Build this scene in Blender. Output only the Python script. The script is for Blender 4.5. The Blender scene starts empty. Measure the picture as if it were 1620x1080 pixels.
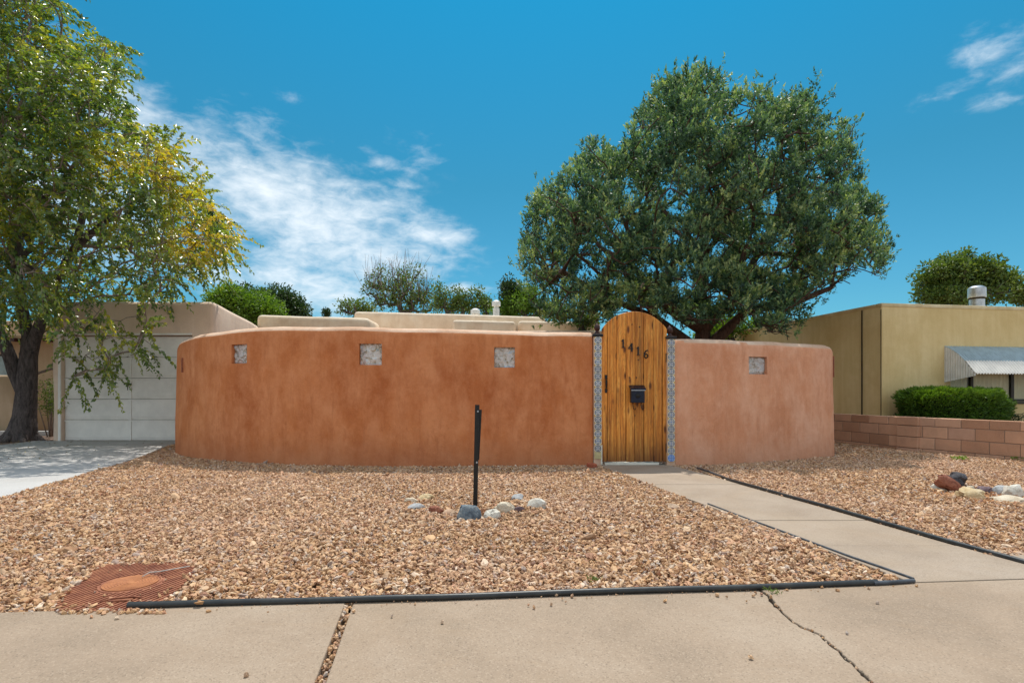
import bpy, bmesh, math, random
import numpy as np
from mathutils import Vector, Matrix, noise

R = math.radians
rng = np.random.default_rng(7)
random.seed(7)
scene = bpy.context.scene
COL = scene.collection

# ------------------------------------------------------------------ camera, sky, sun, exposure
H = 1.03                      # camera height
F = 900.0                     # focal length in pixels of the 1620 px wide photograph
CX, HY = 810.0, 622.0         # principal column, horizon row
cam_d = bpy.data.cameras.new('camera')
cam = bpy.data.objects.new('camera', cam_d)
COL.objects.link(cam)
cam.location = (0, 0, H)
cam.rotation_euler = (R(90), 0, 0)
cam_d.sensor_width = 36
cam_d.lens = 36 * F / 1620
cam_d.shift_y = 82 / 1620
cam_d.clip_end = 3000
scene.camera = cam

SUN = Vector((0.07, 0.385, 0.92)).normalized()
world = bpy.data.worlds.new('World')
scene.world = world
world.use_nodes = True
wt = world.node_tree
wt.nodes.clear()


def node(nt, typ, **kw):
    n = nt.nodes.new(typ)
    for k, v in kw.items():
        if k == 'inp':
            for kk, vv in v.items():
                n.inputs[kk].default_value = vv
        else:
            setattr(n, k, v)
    return n


def math_(nt, op, a, b=None, c=None):
    n = node(nt, 'ShaderNodeMath', operation=op)
    for i, x in enumerate((a, b, c)):
        if x is None: continue
        if isinstance(x, (int, float)): n.inputs[i].default_value = x
        else: nt.links.new(x, n.inputs[i])
    return n.outputs[0]


def build_sky():
    nt = wt
    L = nt.links.new
    out = node(nt, 'ShaderNodeOutputWorld')
    bg = node(nt, 'ShaderNodeBackground', inp={'Strength': 0.12})
    L(bg.outputs[0], out.inputs[0])
    sky = node(nt, 'ShaderNodeTexSky', sky_type='NISHITA')
    sky.sun_disc = False
    sky.sun_elevation = math.asin(SUN.z)
    sky.sun_rotation = math.atan2(SUN.x, SUN.y)
    sky.altitude = 1600
    sky.air_density = 1.0
    sky.dust_density = 0.4
    sky.ozone_density = 2.2
    tint = node(nt, 'ShaderNodeMix', data_type='RGBA', blend_type='MULTIPLY')
    tint.inputs[0].default_value = 1.0
    L(sky.outputs[0], tint.inputs[6])
    # direction -> azimuth / elevation
    tc = node(nt, 'ShaderNodeTexCoord')
    nrm = node(nt, 'ShaderNodeVectorMath', operation='NORMALIZE')
    L(tc.outputs['Generated'], nrm.inputs[0])
    sp = node(nt, 'ShaderNodeSeparateXYZ')
    L(nrm.outputs[0], sp.inputs[0])
    az = node(nt, 'ShaderNodeMath', operation='ARCTAN2')
    L(sp.outputs[0], az.inputs[0]); L(sp.outputs[1], az.inputs[1])
    el = node(nt, 'ShaderNodeMath', operation='ARCSINE')
    L(sp.outputs[2], el.inputs[0])
    tr = nt.nodes.new('ShaderNodeValToRGB')          # deep, clear high desert blue towards the horizon
    e_ = tr.color_ramp.elements
    e_[0].position = 0.0; e_[0].color = (0.25, 0.45, 0.44, 1)
    e_[1].position = 1.0; e_[1].color = (0.38, 0.90, 0.95, 1)
    for p_, c_ in ((0.13, (.185, .52, .52, 1)), (0.22, (.14, .55, .535, 1)), (0.42, (.06, .76, .79, 1))):
        e2 = e_.new(p_); e2.color = c_
    L(math_(nt, 'DIVIDE', el.outputs[0], math.pi / 2), tr.inputs[0]); L(tr.outputs[0], tint.inputs[7])
    co = node(nt, 'ShaderNodeCombineXYZ')
    L(az.outputs[0], co.inputs[0]); L(el.outputs[0], co.inputs[1])
    # wispy noise, stretched along the drift of the clouds
    mp = node(nt, 'ShaderNodeMapping', vector_type='POINT')
    mp.inputs['Rotation'].default_value = (0, 0, R(14))
    mp.inputs['Scale'].default_value = (3.4, 7.4, 1)
    L(co.outputs[0], mp.inputs[0])
    n1 = node(nt, 'ShaderNodeTexNoise', inp={'Scale': 1.5, 'Detail': 9.0, 'Roughness': 0.58, 'Distortion': 0.5})
    L(mp.outputs[0], n1.inputs['Vector'])
    n2 = node(nt, 'ShaderNodeTexNoise', inp={'Scale': 7.0, 'Detail': 8.0, 'Roughness': 0.62, 'Distortion': 0.3})
    L(mp.outputs[0], n2.inputs['Vector'])

    def ang(px, py):
        a = math.atan((px - CX) / F)
        return a, math.atan((HY - py) / F * math.cos(a))

    def ell(px, py, rx, ry, rot, amp=1.0, soft=0.0):
        a, e = ang(px, py)
        m = node(nt, 'ShaderNodeMapping', vector_type='TEXTURE')
        m.inputs['Location'].default_value = (a, e, 0)
        m.inputs['Rotation'].default_value = (0, 0, R(rot))
        m.inputs['Scale'].default_value = (rx / F, ry / F, 1)
        L(co.outputs[0], m.inputs[0])
        ln = node(nt, 'ShaderNodeVectorMath', operation='LENGTH')
        L(m.outputs[0], ln.inputs[0])
        mr = node(nt, 'ShaderNodeMapRange', interpolation_type='SMOOTHSTEP')
        mr.inputs['From Min'].default_value = 1.25
        mr.inputs['From Max'].default_value = soft
        mr.inputs['To Min'].default_value = 0
        mr.inputs['To Max'].default_value = amp
        L(ln.outputs['Value'], mr.inputs[0])
        return mr.outputs[0]
    es = [ell(470, 325, 310, 105, -15, 1.16), ell(560, 400, 235, 74, -4, 1.08), ell(250, 225, 220, 80, -32, .85),
          ell(410, 215, 105, 48, -25, .64), ell(470, 455, 240, 66, 0, .95), ell(680, 368, 110, 40, -8, .92),
          ell(735, 455, 85, 16, 0, .86), ell(605, 257, 52, 18, -4, .62), ell(628, 289, 50, 13, -5, .60),
          ell(585, 240, 26, 18, 0, .48), ell(330, 190, 34, 14, -5, .50), ell(1567, 78, 56, 36, -12, .62),
          ell(1572, 162, 60, 15, -5, .52), ell(1615, 105, 60, 34, -10, .52), ell(460, 155, 40, 16, -10, .42),
          ell(1520, 135, 80, 18, 10, .42), ell(660, 250, 90, 60, 0, .34), ell(170, 330, 160, 110, 0, .85), ell(1620, 40, 60, 12, 0, .35)]
    cur = es[0]
    for e in es[1:]:
        mx = node(nt, 'ShaderNodeMath', operation='MAXIMUM')
        L(cur, mx.inputs[0]); L(e, mx.inputs[1])
        cur = mx.outputs[0]
    # heavier unseen clouds added to the sides and behind the camera as fill light
    ab = node(nt, 'ShaderNodeMath', operation='ABSOLUTE')
    L(az.outputs[0], ab.inputs[0])
    side = node(nt, 'ShaderNodeMapRange', interpolation_type='SMOOTHSTEP')
    side.inputs['From Min'].default_value = R(46); side.inputs['From Max'].default_value = R(75)
    side.inputs['To Max'].default_value = 1.12
    L(ab.outputs[0], side.inputs[0])
    mx = node(nt, 'ShaderNodeMath', operation='MAXIMUM')
    L(cur, mx.inputs[0]); L(side.outputs[0], mx.inputs[1])
    cur = mx.outputs[0]
    # density = mask * smooth(noise + mask)
    s1 = node(nt, 'ShaderNodeMath', operation='MULTIPLY_ADD')
    L(n1.outputs[0], s1.inputs[0]); s1.inputs[1].default_value = 1.25
    s2 = node(nt, 'ShaderNodeMath', operation='MULTIPLY_ADD')
    L(n2.outputs[0], s2.inputs[0]); s2.inputs[1].default_value = 1.35
    L(cur, s2.inputs[2])
    L(s2.outputs[0], s1.inputs[2])
    mr = node(nt, 'ShaderNodeMapRange', interpolation_type='SMOOTHSTEP')
    mr.inputs['From Min'].default_value = 1.50; mr.inputs['From Max'].default_value = 2.85
    mr.inputs['To Min'].default_value = 0; mr.inputs['To Max'].default_value = 1.0
    L(s1.outputs[0], mr.inputs[0])
    gate_ = node(nt, 'ShaderNodeMapRange', interpolation_type='SMOOTHSTEP')
    gate_.inputs['From Min'].default_value = 0.0; gate_.inputs['From Max'].default_value = 0.35
    L(cur, gate_.inputs[0])
    dm = node(nt, 'ShaderNodeMath', operation='MULTIPLY')
    L(mr.outputs[0], dm.inputs[0]); L(gate_.outputs[0], dm.inputs[1])
    dens = node(nt, 'ShaderNodeMath', operation='MULTIPLY', inp={1: 0.95})
    L(dm.outputs[0], dens.inputs[0])
    mix = node(nt, 'ShaderNodeMix', data_type='RGBA')
    L(dens.outputs[0], mix.inputs[0])
    L(tint.outputs[2], mix.inputs[6])
    mix.inputs[7].default_value = (5.0, 5.4, 5.7, 1)
    L(mix.outputs[2], bg.inputs[0])


build_sky()
sun_d = bpy.data.lights.new('sun', 'SUN')
sun_d.energy = 2.7
sun_d.angle = R(0.5)
sun_d.color = (1.0, 0.95, 0.86)
sun = bpy.data.objects.new('sun', sun_d)
sun.rotation_euler = SUN.to_track_quat('Z', 'Y').to_euler()
COL.objects.link(sun)
vs = scene.view_settings
vs.view_transform = 'Standard'
vs.look = 'None'
vs.exposure = 0.72
vs.gamma = 1
vs.use_curve_mapping = False


# ------------------------------------------------------------------ helpers
def G(px, py, z=0.0):
    """point at height z seen at a pixel of the photograph"""
    Y = (H - z) * F / (py - HY)
    return Vector(((px - CX) / F * Y, Y, z))


def P(px, py, Y):
    return Vector(((px - CX) / F * Y, Y, H + (HY - py) / F * Y))


def tag(o, label=None, cat=None, group=None, kind=None):
    if label: o['label'] = label
    if cat: o['category'] = cat
    if group: o['group'] = group
    if kind: o['kind'] = kind
    return o


def empty(name, loc, label=None, cat=None, group=None, kind=None, parent=None):
    o = bpy.data.objects.new(name, None)
    o.empty_display_size = 0.1
    COL.objects.link(o)
    o.location = loc
    if parent: o.parent = parent
    return tag(o, label, cat, group, kind)


def wloc(o):
    v = Vector((0, 0, 0))
    while o:
        v = v + o.location
        o = o.parent
    return v


def link(name, me, parent=None, loc=(0, 0, 0)):
    """mesh given in world coordinates, object origin put at world loc"""
    loc = Vector(loc)
    me.transform(Matrix.Translation(-loc))
    o = bpy.data.objects.new(name, me)
    COL.objects.link(o)
    if parent:
        o.parent = parent
        o.location = loc - wloc(parent)
    else:
        o.location = loc
    return o


class MB:
    """collects faces in world coordinates"""
    def __init__(s):
        s.v = []; s.f = []

    def add(s, vs, fs):
        n = len(s.v)
        s.v += [tuple(v) for v in vs]
        s.f += [tuple(i + n for i in f) for f in fs]

    def box(s, c, size, rz=0.0, rx=0.0, ry=0.0):
        m = Matrix.Translation(Vector(c)) @ Matrix.Rotation(rz, 4, 'Z') @ Matrix.Rotation(ry, 4, 'Y') @ Matrix.Rotation(rx, 4, 'X')
        h = Vector(size) / 2
        vs = [m @ Vector((x * h.x, y * h.y, z * h.z)) for x in (-1, 1) for y in (-1, 1) for z in (-1, 1)]
        s.add(vs, [(0, 1, 3, 2), (4, 6, 7, 5), (0, 4, 5, 1), (2, 3, 7, 6), (0, 2, 6, 4), (1, 5, 7, 3)])

    def tube(s, pts, rad, n=8, cap=True):
        pts = [Vector(p) for p in pts]
        if not hasattr(rad, '__len__'): rad = [rad] * len(pts)
        rings = []
        for i, p in enumerate(pts):
            d = (pts[min(i + 1, len(pts) - 1)] - pts[max(i - 1, 0)]).normalized()
            a = d.orthogonal().normalized() if i == 0 else (a - d * a.dot(d)).normalized()
            b = d.cross(a)
            rings.append([p + (a * math.cos(t) + b * math.sin(t)) * rad[i] for t in [2 * math.pi * k / n for k in range(n)]])
        vs = [v for r in rings for v in r]
        fs = []
        for i in range(len(pts) - 1):
            for k in range(n):
                k2 = (k + 1) % n
                fs.append((i * n + k, i * n + k2, (i + 1) * n + k2, (i + 1) * n + k))
        if cap:
            fs.append(tuple(range(n))[::-1]); fs.append(tuple((len(pts) - 1) * n + k for k in range(n)))
        s.add(vs, fs)

    def lathe(s, c, prof, n=12):
        c = Vector(c)
        vs = [c + Vector((r * math.cos(2 * math.pi * k / n), r * math.sin(2 * math.pi * k / n), z)) for r, z in prof for k in range(n)]
        fs = []
        for i in range(len(prof) - 1):
            for k in range(n):
                k2 = (k + 1) % n
                fs.append((i * n + k, i * n + k2, (i + 1) * n + k2, (i + 1) * n + k))
        fs.append(tuple(range(n))[::-1]); fs.append(tuple((len(prof) - 1) * n + k for k in range(n)))
        s.add(vs, fs)

    def prism(s, pts, vec):
        """polygon (3d pts, in a plane) extruded along vec"""
        pts = [Vector(p) for p in pts]; vec = Vector(vec); n = len(pts)
        s.add(pts + [p + vec for p in pts], [tuple(range(n)), tuple(range(2 * n - 1, n - 1, -1))] +
              [(i, i + n, (i + 1) % n + n, (i + 1) % n) for i in range(n)])

    def mesh(s, name, m, smooth=False, bevel=0, seg=2, fix=True, angle=None):
        me = bpy.data.meshes.new(name)
        me.from_pydata(s.v, [], s.f)
        if fix or bevel:
            bm = bmesh.new(); bm.from_mesh(me)
            bmesh.ops.recalc_face_normals(bm, faces=bm.faces)
            if bevel:
                bmesh.ops.bevel(bm, geom=[e for e in bm.edges if len(e.link_faces) == 2 and e.calc_face_angle() > 0.5], offset=bevel,
                                segments=seg, affect='EDGES', profile=0.5, clamp_overlap=True)
            bm.to_mesh(me); bm.free()
        if m: me.materials.append(m)
        if smooth: me.shade_smooth()
        if angle: me.set_sharp_from_angle(angle=angle)
        return me

    def build(s, name, m, parent=None, loc=(0, 0, 0), **kw):
        if parent and tuple(loc) == (0, 0, 0): loc = wloc(parent)
        return link(name, s.mesh(name, m, **kw), parent, loc)


def fast_mesh(name, verts, faces, m, attr=None, smooth=False):
    """verts (n,3), faces (m,k) numpy"""
    me = bpy.data.meshes.new(name)
    verts = np.asarray(verts, dtype=np.float32); faces = np.asarray(faces, dtype=np.int32)
    me.vertices.add(len(verts)); me.vertices.foreach_set('co', verts.ravel())
    k = faces.shape[1]
    me.loops.add(faces.size); me.loops.foreach_set('vertex_index', faces.ravel())
    me.polygons.add(len(faces)); me.polygons.foreach_set('loop_start', np.arange(0, faces.size, k, dtype=np.int32))
    me.update(calc_edges=True)
    if attr is not None:
        a = me.attributes.new('v', 'FLOAT', 'FACE')
        a.data.foreach_set('value', np.asarray(attr, dtype=np.float32))
    if m: me.materials.append(m)
    if smooth: me.shade_smooth()
    return me


def cut(me, boxes):
    """subtract boxes (MB) from a mesh through a boolean, return the evaluated mesh"""
    o = bpy.data.objects.new('tmp', me); COL.objects.link(o)
    c = bpy.data.objects.new('tmp2', boxes.mesh('tmp2', None)); COL.objects.link(c)
    md = o.modifiers.new('b', 'BOOLEAN'); md.operation = 'DIFFERENCE'; md.object = c; md.solver = 'EXACT'
    dg = bpy.context.evaluated_depsgraph_get(); dg.update()
    r = bpy.data.meshes.new_from_object(o.evaluated_get(dg))
    bpy.data.objects.remove(o); bpy.data.objects.remove(c)
    return r


# ------------------------------------------------------------------ materials
def mat(name, rough=0.8, spec=0.3):
    m = bpy.data.materials.new(name); m.use_nodes = True
    nt = m.node_tree; b = nt.nodes['Principled BSDF']
    b.inputs['Roughness'].default_value = rough
    b.inputs['Specular IOR Level'].default_value = spec
    return m, nt, b, nt.links.new


def ramp(nt, src, stops, interp='LINEAR'):
    r = nt.nodes.new('ShaderNodeValToRGB')
    r.color_ramp.interpolation = interp
    e = r.color_ramp.elements
    while len(e) < len(stops): e.new(0.5)
    for i, (p, c) in enumerate(stops):
        e[i].position = p; e[i].color = (*c, 1) if len(c) == 3 else c
    if src is not None: nt.links.new(src, r.inputs[0])
    return r.outputs[0]


def coords(nt, kind='pos', scale=(1, 1, 1), rot=(0, 0, 0)):
    if kind == 'pos':
        s = nt.nodes.new('ShaderNodeNewGeometry').outputs['Position']
    else:
        s = nt.nodes.new('ShaderNodeTexCoord').outputs['Object']
    mp = nt.nodes.new('ShaderNodeMapping')
    mp.inputs['Scale'].default_value = scale; mp.inputs['Rotation'].default_value = rot
    nt.links.new(s, mp.inputs[0])
    return mp.outputs[0]


def tex(nt, vec, scale, detail=4, rough=0.55, dist=0.0):
    n = node(nt, 'ShaderNodeTexNoise', inp={'Scale': scale, 'Detail': detail, 'Roughness': rough, 'Distortion': dist})
    nt.links.new(vec, n.inputs['Vector'])
    return n.outputs[0]


def mixc(nt, fac, a, b, mode='MIX'):
    m = node(nt, 'ShaderNodeMix', data_type='RGBA', blend_type=mode)
    for i, x in ((0, fac), (6, a), (7, b)):
        if isinstance(x, (int, float)): m.inputs[i].default_value = x
        elif isinstance(x, tuple): m.inputs[i].default_value = (*x, 1)
        else: nt.links.new(x, m.inputs[i])
    return m.outputs[2]


def bump(nt, b, h, strength=0.3, dist=0.01):
    n = node(nt, 'ShaderNodeBump', inp={'Strength': strength, 'Distance': dist})
    nt.links.new(h, n.inputs['Height']); nt.links.new(n.outputs[0], b.inputs['Normal'])


def math_(nt, op, a, b=None, c=None):
    n = node(nt, 'ShaderNodeMath', operation=op)
    for i, x in enumerate((a, b, c)):
        if x is None: continue
        if isinstance(x, (int, float)): n.inputs[i].default_value = x
        else: nt.links.new(x, n.inputs[i])
    return n.outputs[0]


def maprange(nt, v, a, b, c=0.0, d=1.0):
    n = node(nt, 'ShaderNodeMapRange', inp={1: a, 2: b, 3: c, 4: d})
    nt.links.new(v, n.inputs[0])
    return n.outputs[0]


def stucco(name, dark, mid, light, big=0.9, streak=True, bstr=0.35, cracks=False, faded=None):
    m, nt, b, L = mat(name, 0.92, 0.15)
    p = coords(nt, 'pos', (1, 1, 1))
    blot = tex(nt, p, big, 5, 0.55, 0.4)
    c = ramp(nt, blot, [(0.30, dark), (0.5, mid), (0.72, light)])
    if streak:
        ps = coords(nt, 'pos', (5, 5, 0.55))
        s = tex(nt, ps, 1.4, 5, 0.6)
        c = mixc(nt, maprange(nt, s, 0.42, 0.68, 0, 0.38), c, dark)
        ps2 = coords(nt, 'pos', (9, 9, 0.7))
        s2 = tex(nt, ps2, 1.3, 4, 0.6)
        c = mixc(nt, maprange(nt, s2, 0.52, 0.75, 0, 0.35), c, light)
    if faded:
        f1 = tex(nt, coords(nt, 'pos', (1.4, 1.4, .8)), 2.1, 7, 0.66, 0.15)
        c = mixc(nt, maprange(nt, f1, 0.40, 0.66, 0, 0.75), c, faded)
        f2 = tex(nt, coords(nt, 'pos', (2.2, 2.2, .9)), 2.8, 7, 0.72, 0.2)
        c = mixc(nt, maprange(nt, f2, 0.52, 0.68, 0, 0.50), c, dark)
        sc_ = tex(nt, coords(nt, 'pos', (1, 1, 1)), 13, 6, 0.75, 0.4)       # trowel scuffs
        c = mixc(nt, maprange(nt, sc_, 0.52, 0.70, 0, 0.30), c, faded)
        bl = tex(nt, coords(nt, 'pos', (3.2, 3.2, .35)), 2.4, 5, 0.7)         # run marks
        c = mixc(nt, maprange(nt, bl, 0.56, 0.72, 0, 0.35), c, tuple(x * .72 for x in dark))
    mott = tex(nt, p, 6.0, 6, 0.65)
    c = mixc(nt, maprange(nt, mott, 0.35, 0.7, 0, 0.30), c, dark)
    fine = tex(nt, p, 55, 3, 0.6)
    c = mixc(nt, maprange(nt, fine, 0.35, 0.65, 0, 0.16), c, light)
    if cracks:
        z = nt.nodes.new('ShaderNodeNewGeometry').outputs['Position']
        sx = node(nt, 'ShaderNodeSeparateXYZ'); L(z, sx.inputs[0])
        k = math_(nt, 'ADD', sx.outputs[2], math_(nt, 'MULTIPLY', math_(nt, 'SUBTRACT', mott, 0.5), 0.6))
        c = mixc(nt, maprange(nt, k, 0.42, 0.02, 0, 0.42), c, tuple(x * 0.72 + 0.05 for x in mid))
    L(c, b.inputs['Base Color'])
    h = math_(nt, 'ADD', math_(nt, 'MULTIPLY', fine, 0.5), math_(nt, 'MULTIPLY', tex(nt, p, 9, 4), 1.6))
    bump(nt, b, h, bstr, 0.012)
    return m


def speckle(name, c1, c2, c3, rough=0.85, scale=1.2, bstr=0.2, stain=None):
    m, nt, b, L = mat(name, rough, 0.25)
    p = coords(nt)
    a = tex(nt, p, scale, 6, 0.6, 0.2)
    c = ramp(nt, a, [(0.32, c1), (0.52, c2), (0.72, c3)])
    f = tex(nt, p, 160, 2, 0.7)
    c = mixc(nt, maprange(nt, f, 0.40, 0.66, 0, 0.42), c, c1)
    f3 = tex(nt, p, 28, 5, 0.75)
    c = mixc(nt, maprange(nt, f3, 0.52, 0.72, 0, 0.26), c, c3)
    c = mixc(nt, maprange(nt, f3, 0.46, 0.30, 0, 0.22), c, c1)
    ag = node(nt, 'ShaderNodeTexVoronoi', inp={'Scale': 170.0, 'Randomness': 1.0}); L(p, ag.inputs['Vector'])
    asp = nt.nodes.new('ShaderNodeSeparateColor'); L(ag.outputs['Color'], asp.inputs[0])
    c = mixc(nt, maprange(nt, asp.outputs[0], .82, .88, 0, .30), c, tuple(min(1, x * 1.25) for x in c3))
    c = mixc(nt, maprange(nt, asp.outputs[1], .90, .94, 0, .38), c, tuple(x * .5 for x in c1))
    pits = node(nt, 'ShaderNodeTexVoronoi', inp={'Scale': 20.0, 'Randomness': 1.0}); L(p, pits.inputs['Vector'])
    sz = tex(nt, p, 5.0, 2)
    pit = math_(nt, 'LESS_THAN', pits.outputs['Distance'], maprange(nt, sz, 0.48, 0.8, 0.0, 0.16))
    c = mixc(nt, math_(nt, 'MULTIPLY', pit, 0.65), c, tuple(x * 0.35 for x in c1))
    if stain:
        s = tex(nt, coords(nt), 0.7, 6, 0.65, 1.0)
        c = mixc(nt, maprange(nt, s, 0.5, 0.75, 0, 0.4), c, stain)
        s = tex(nt, coords(nt, 'pos', (1, 3, 1), (0, 0, .4)), 2.2, 7, 0.75, 1.6)
        c = mixc(nt, maprange(nt, s, 0.55, 0.78, 0, 0.35), c, stain)
    L(c, b.inputs['Base Color'])
    h = math_(nt, 'SUBTRACT', math_(nt, 'ADD', f, math_(nt, 'MULTIPLY', tex(nt, p, 12, 4), 1.0)), math_(nt, 'MULTIPLY', pit, 1.5))
    bump(nt, b, h, bstr, 0.004)
    return m


def plain(name, c, rough=0.6, spec=0.4, metal=0.0, var=0.25, scale=18, bstr=0.1, c2=None):
    m, nt, b, L = mat(name, rough, spec)
    b.inputs['Metallic'].default_value = metal
    p = coords(nt)
    a = tex(nt, p, scale, 5, 0.65)
    c2 = c2 or tuple(x * (1 - var) for x in c)
    L(ramp(nt, a, [(0.35, c2), (0.62, c)]), b.inputs['Base Color'])
    bump(nt, b, tex(nt, p, scale * 4, 3), bstr, 0.003)
    return m


def leaf_mat(name, stops, rough=0.5, trans=0.3, spec=0.35):
    m, nt, b, L = mat(name, rough, spec)
    at = node(nt, 'ShaderNodeAttribute', attribute_name='v')
    c = ramp(nt, at.outputs['Fac'], stops)
    L(c, b.inputs['Base Color'])
    tr = nt.nodes.new('ShaderNodeBsdfTranslucent')
    g = mixc(nt, 1.0, c, (1.5, 1.6, 0.55), 'MULTIPLY')
    L(g, tr.inputs[0])
    mx = node(nt, 'ShaderNodeMixShader', inp={0: trans})
    L(b.outputs[0], mx.inputs[1]); L(tr.outputs[0], mx.inputs[2])
    L(mx.outputs[0], nt.nodes['Material Output'].inputs[0])
    return m


M = {}
M['adobe'] = stucco('adobe_plaster', (.40, .112, .036), (.54, .182, .064), (.66, .258, .104), 0.9, True, 0.6, True, (.72, .315, .15))
M['adobe2'] = stucco('adobe_plaster_pink', (.54, .220, .11), (.68, .31, .17), (.78, .41, .25), 1.1, True, 0.6, True, (.82, .48, .33))
M['cream'] = stucco('cream_stucco', (.66, .49, .38), (.80, .61, .47), (.87, .70, .57), 1.2, True, 0.3)
M['cream_top'] = stucco('cream_stucco_weathered', (.66, .50, .35), (.80, .64, .47), (.88, .76, .60), 2.4, True, 0.3)
M['yellow'] = stucco('yellow_stucco', (.62, .44, .19), (.76, .58, .29), (.86, .68, .39), 0.8, True, 0.3)
M['capcream'] = stucco('sunlit_cream_cap', (.60, .46, .34), (.76, .64, .51), (.86, .77, .65), 3.0, False, 0.4)
M['ycap'] = stucco('weathered_yellow_cap', (.55, .42, .22), (.74, .60, .36), (.85, .75, .52), 2.0, True, 0.3)
M['tan'] = stucco('tan_stucco', (.42, .30, .19), (.50, .37, .25), (.6, .46, .33), 1.0, True, 0.3)
M['walk'] = speckle('concrete', (.26, .195, .140), (.335, .250, .180), (.39, .305, .23), 0.85, 1.3, 0.5, (.33, .225, .14))
M['walk2'] = speckle('concrete_path', (.28, .215, .160), (.34, .268, .205), (.39, .315, .25), 0.85, 1.7, 0.5, (.36, .26, .17))
M['drive'] = speckle('driveway_concrete', (.37, .36, .35), (.45, .44, .43), (.52, .51, .50), 0.85, 1.0, 0.2, (.42, .38, .33))
M['soil'] = speckle('soil', (.17, .10, .055), (.25, .15, .085), (.34, .22, .13), 0.95, 3.0, 0.8)
M['redsoil'] = speckle('red_soil', (.30, .13, .05), (.42, .20, .085), (.5, .28, .13), 0.95, 5.0, 0.9)
M['litter'] = speckle('leaf_litter', (.13, .08, .06), (.26, .17, .13), (.42, .32, .25), 0.95, 9.0, 0.9)
M['black'] = plain('black_plastic', (.016, .018, .020), 0.42, 0.5, 0, 0.5, 12, 0.2, (.035, .036, .035))
M['greyblack'] = plain('faded_plastic', (.075, .085, .10), 0.5, 0.5, 0, 0.5, 16, 0.2, (.03, .035, .045))
M['post'] = plain('black_painted_steel', (.012, .012, .012), 0.38, 0.5, 0.2, 0.4, 30, 0.2)
M['iron'] = plain('black_iron', (.014, .013, .015), 0.4, 0.5, 0.4, 0.4, 30, 0.4)
M['bluemetal'] = plain('dark_blue_metal', (.010, .014, .035), 0.33, 0.6, 0.5, 0.5, 25, 0.4)
M['galv'] = plain('galvanized_metal', (.52, .54, .58), 0.38, 0.5, 0.75, 0.35, 8, 0.1)
M['alu'] = plain('sky_tinted_aluminium', (.40, .50, .54), 0.4, 0.5, 0.1, 0.22, 6, 0.05)  # blue sky reflection of the awning top put into the base colour
M['aluwhite'] = plain('white_aluminium', (.80, .77, .72), 0.5, 0.4, 0.0, 0.15, 6, 0.05)
M['whitemetal'] = plain('white_metal', (.7, .7, .68), 0.5, 0.4, 0.1, 0.2, 8, 0.1)
M['doorpaint'] = plain('white_door_paint', (.90, .85, .79), 0.6, 0.35, 0, 0.12, 3, 0.15)
M['trim'] = plain('grey_trim', (.50, .46, .41), 0.7, 0.3, 0, 0.2, 6, 0.2)
M['whitetrim'] = plain('white_trim', (.74, .70, .6), 0.6, 0.3, 0, 0.2, 9, 0.2)
M['darkwood'] = plain('dark_red_wood', (.06, .018, .012), 0.5, 0.4, 0, 0.5, 30, 0.4)
M['winframe'] = plain('dark_window_frame', (.03, .026, .02), 0.5, 0.4, 0, 0.4, 20, 0.1)
M['curtain'] = plain('pale_curtain', (.90, .86, .64), 0.9, 0.1, 0, 0.15, 3, 0.1)
M['tar'] = plain('dark_joint', (.05, .04, .03), 0.9, 0.1, 0, 0.4, 20, 0.2)
M['brick'] = plain('red_brick', (.45, .13, .07), 0.85, 0.2, 0, 0.3, 20, 0.5)
M['asphalt'] = plain('asphalt', (.055, .055, .055), 0.9, 0.2, 0, 0.3, 60, 0.6)
M['roof'] = plain('roof_gravel', (.35, .32, .28), 0.9, 0.2, 0, 0.3, 20, 0.3)
M['grout'] = plain('mortar', (.30, .22, .165), 0.95, 0.1, 0, 0.25, 30, 0.3)
M['cap'] = stucco('sunlit_worn_plaster', (.52, .31, .20), (.66, .44, .31), (.76, .57, .43), 2.4, True, 0.5)


def bark_mat(name, c1, c2):
    m, nt, b, L = mat(name, 0.9, 0.2)
    p = coords(nt, 'pos', (1, 1, 0.25))
    a = tex(nt, p, 22, 6, 0.7, 0.5)
    L(ramp(nt, a, [(0.35, c1), (0.65, c2)]), b.inputs['Base Color'])
    bump(nt, b, a, 0.9, 0.03)
    return m


M['bark'] = bark_mat('elm_bark', (.05, .042, .042), (.17, .14, .135))
M['jbark'] = bark_mat('juniper_bark', (.05, .032, .024), (.15, .09, .065))
M['twig'] = bark_mat('pale_twig', (.18, .13, .10), (.42, .34, .29))


def glass_mat():
    m, nt, b, L = mat('block_glass', 0.12, 0.6)
    b.inputs['Transmission Weight'].default_value = 0.60
    b.inputs['IOR'].default_value = 1.35
    p = coords(nt)
    c = ramp(nt, tex(nt, p, 9, 2, 0.5, 1.6), [(0.34, (.40, .34, .25)), (0.45, (.78, .77, .72)), (0.55, (.97, .98, .98))])
    L(c, b.inputs['Base Color'])
    bump(nt, b, tex(nt, p, 13, 1.5, 0.4, 1.2), 0.8, 0.03)
    return m


M['glassblock'] = glass_mat()


def pane_mat():
    m, nt, b, L = mat('window_pane', 0.04, 0.6)
    b.inputs['Base Color'].default_value = (.97, .98, .96, 1)
    b.inputs['Transmission Weight'].default_value = 1.0
    b.inputs['IOR'].default_value = 1.12
    return m


M['pane'] = pane_mat()


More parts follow.
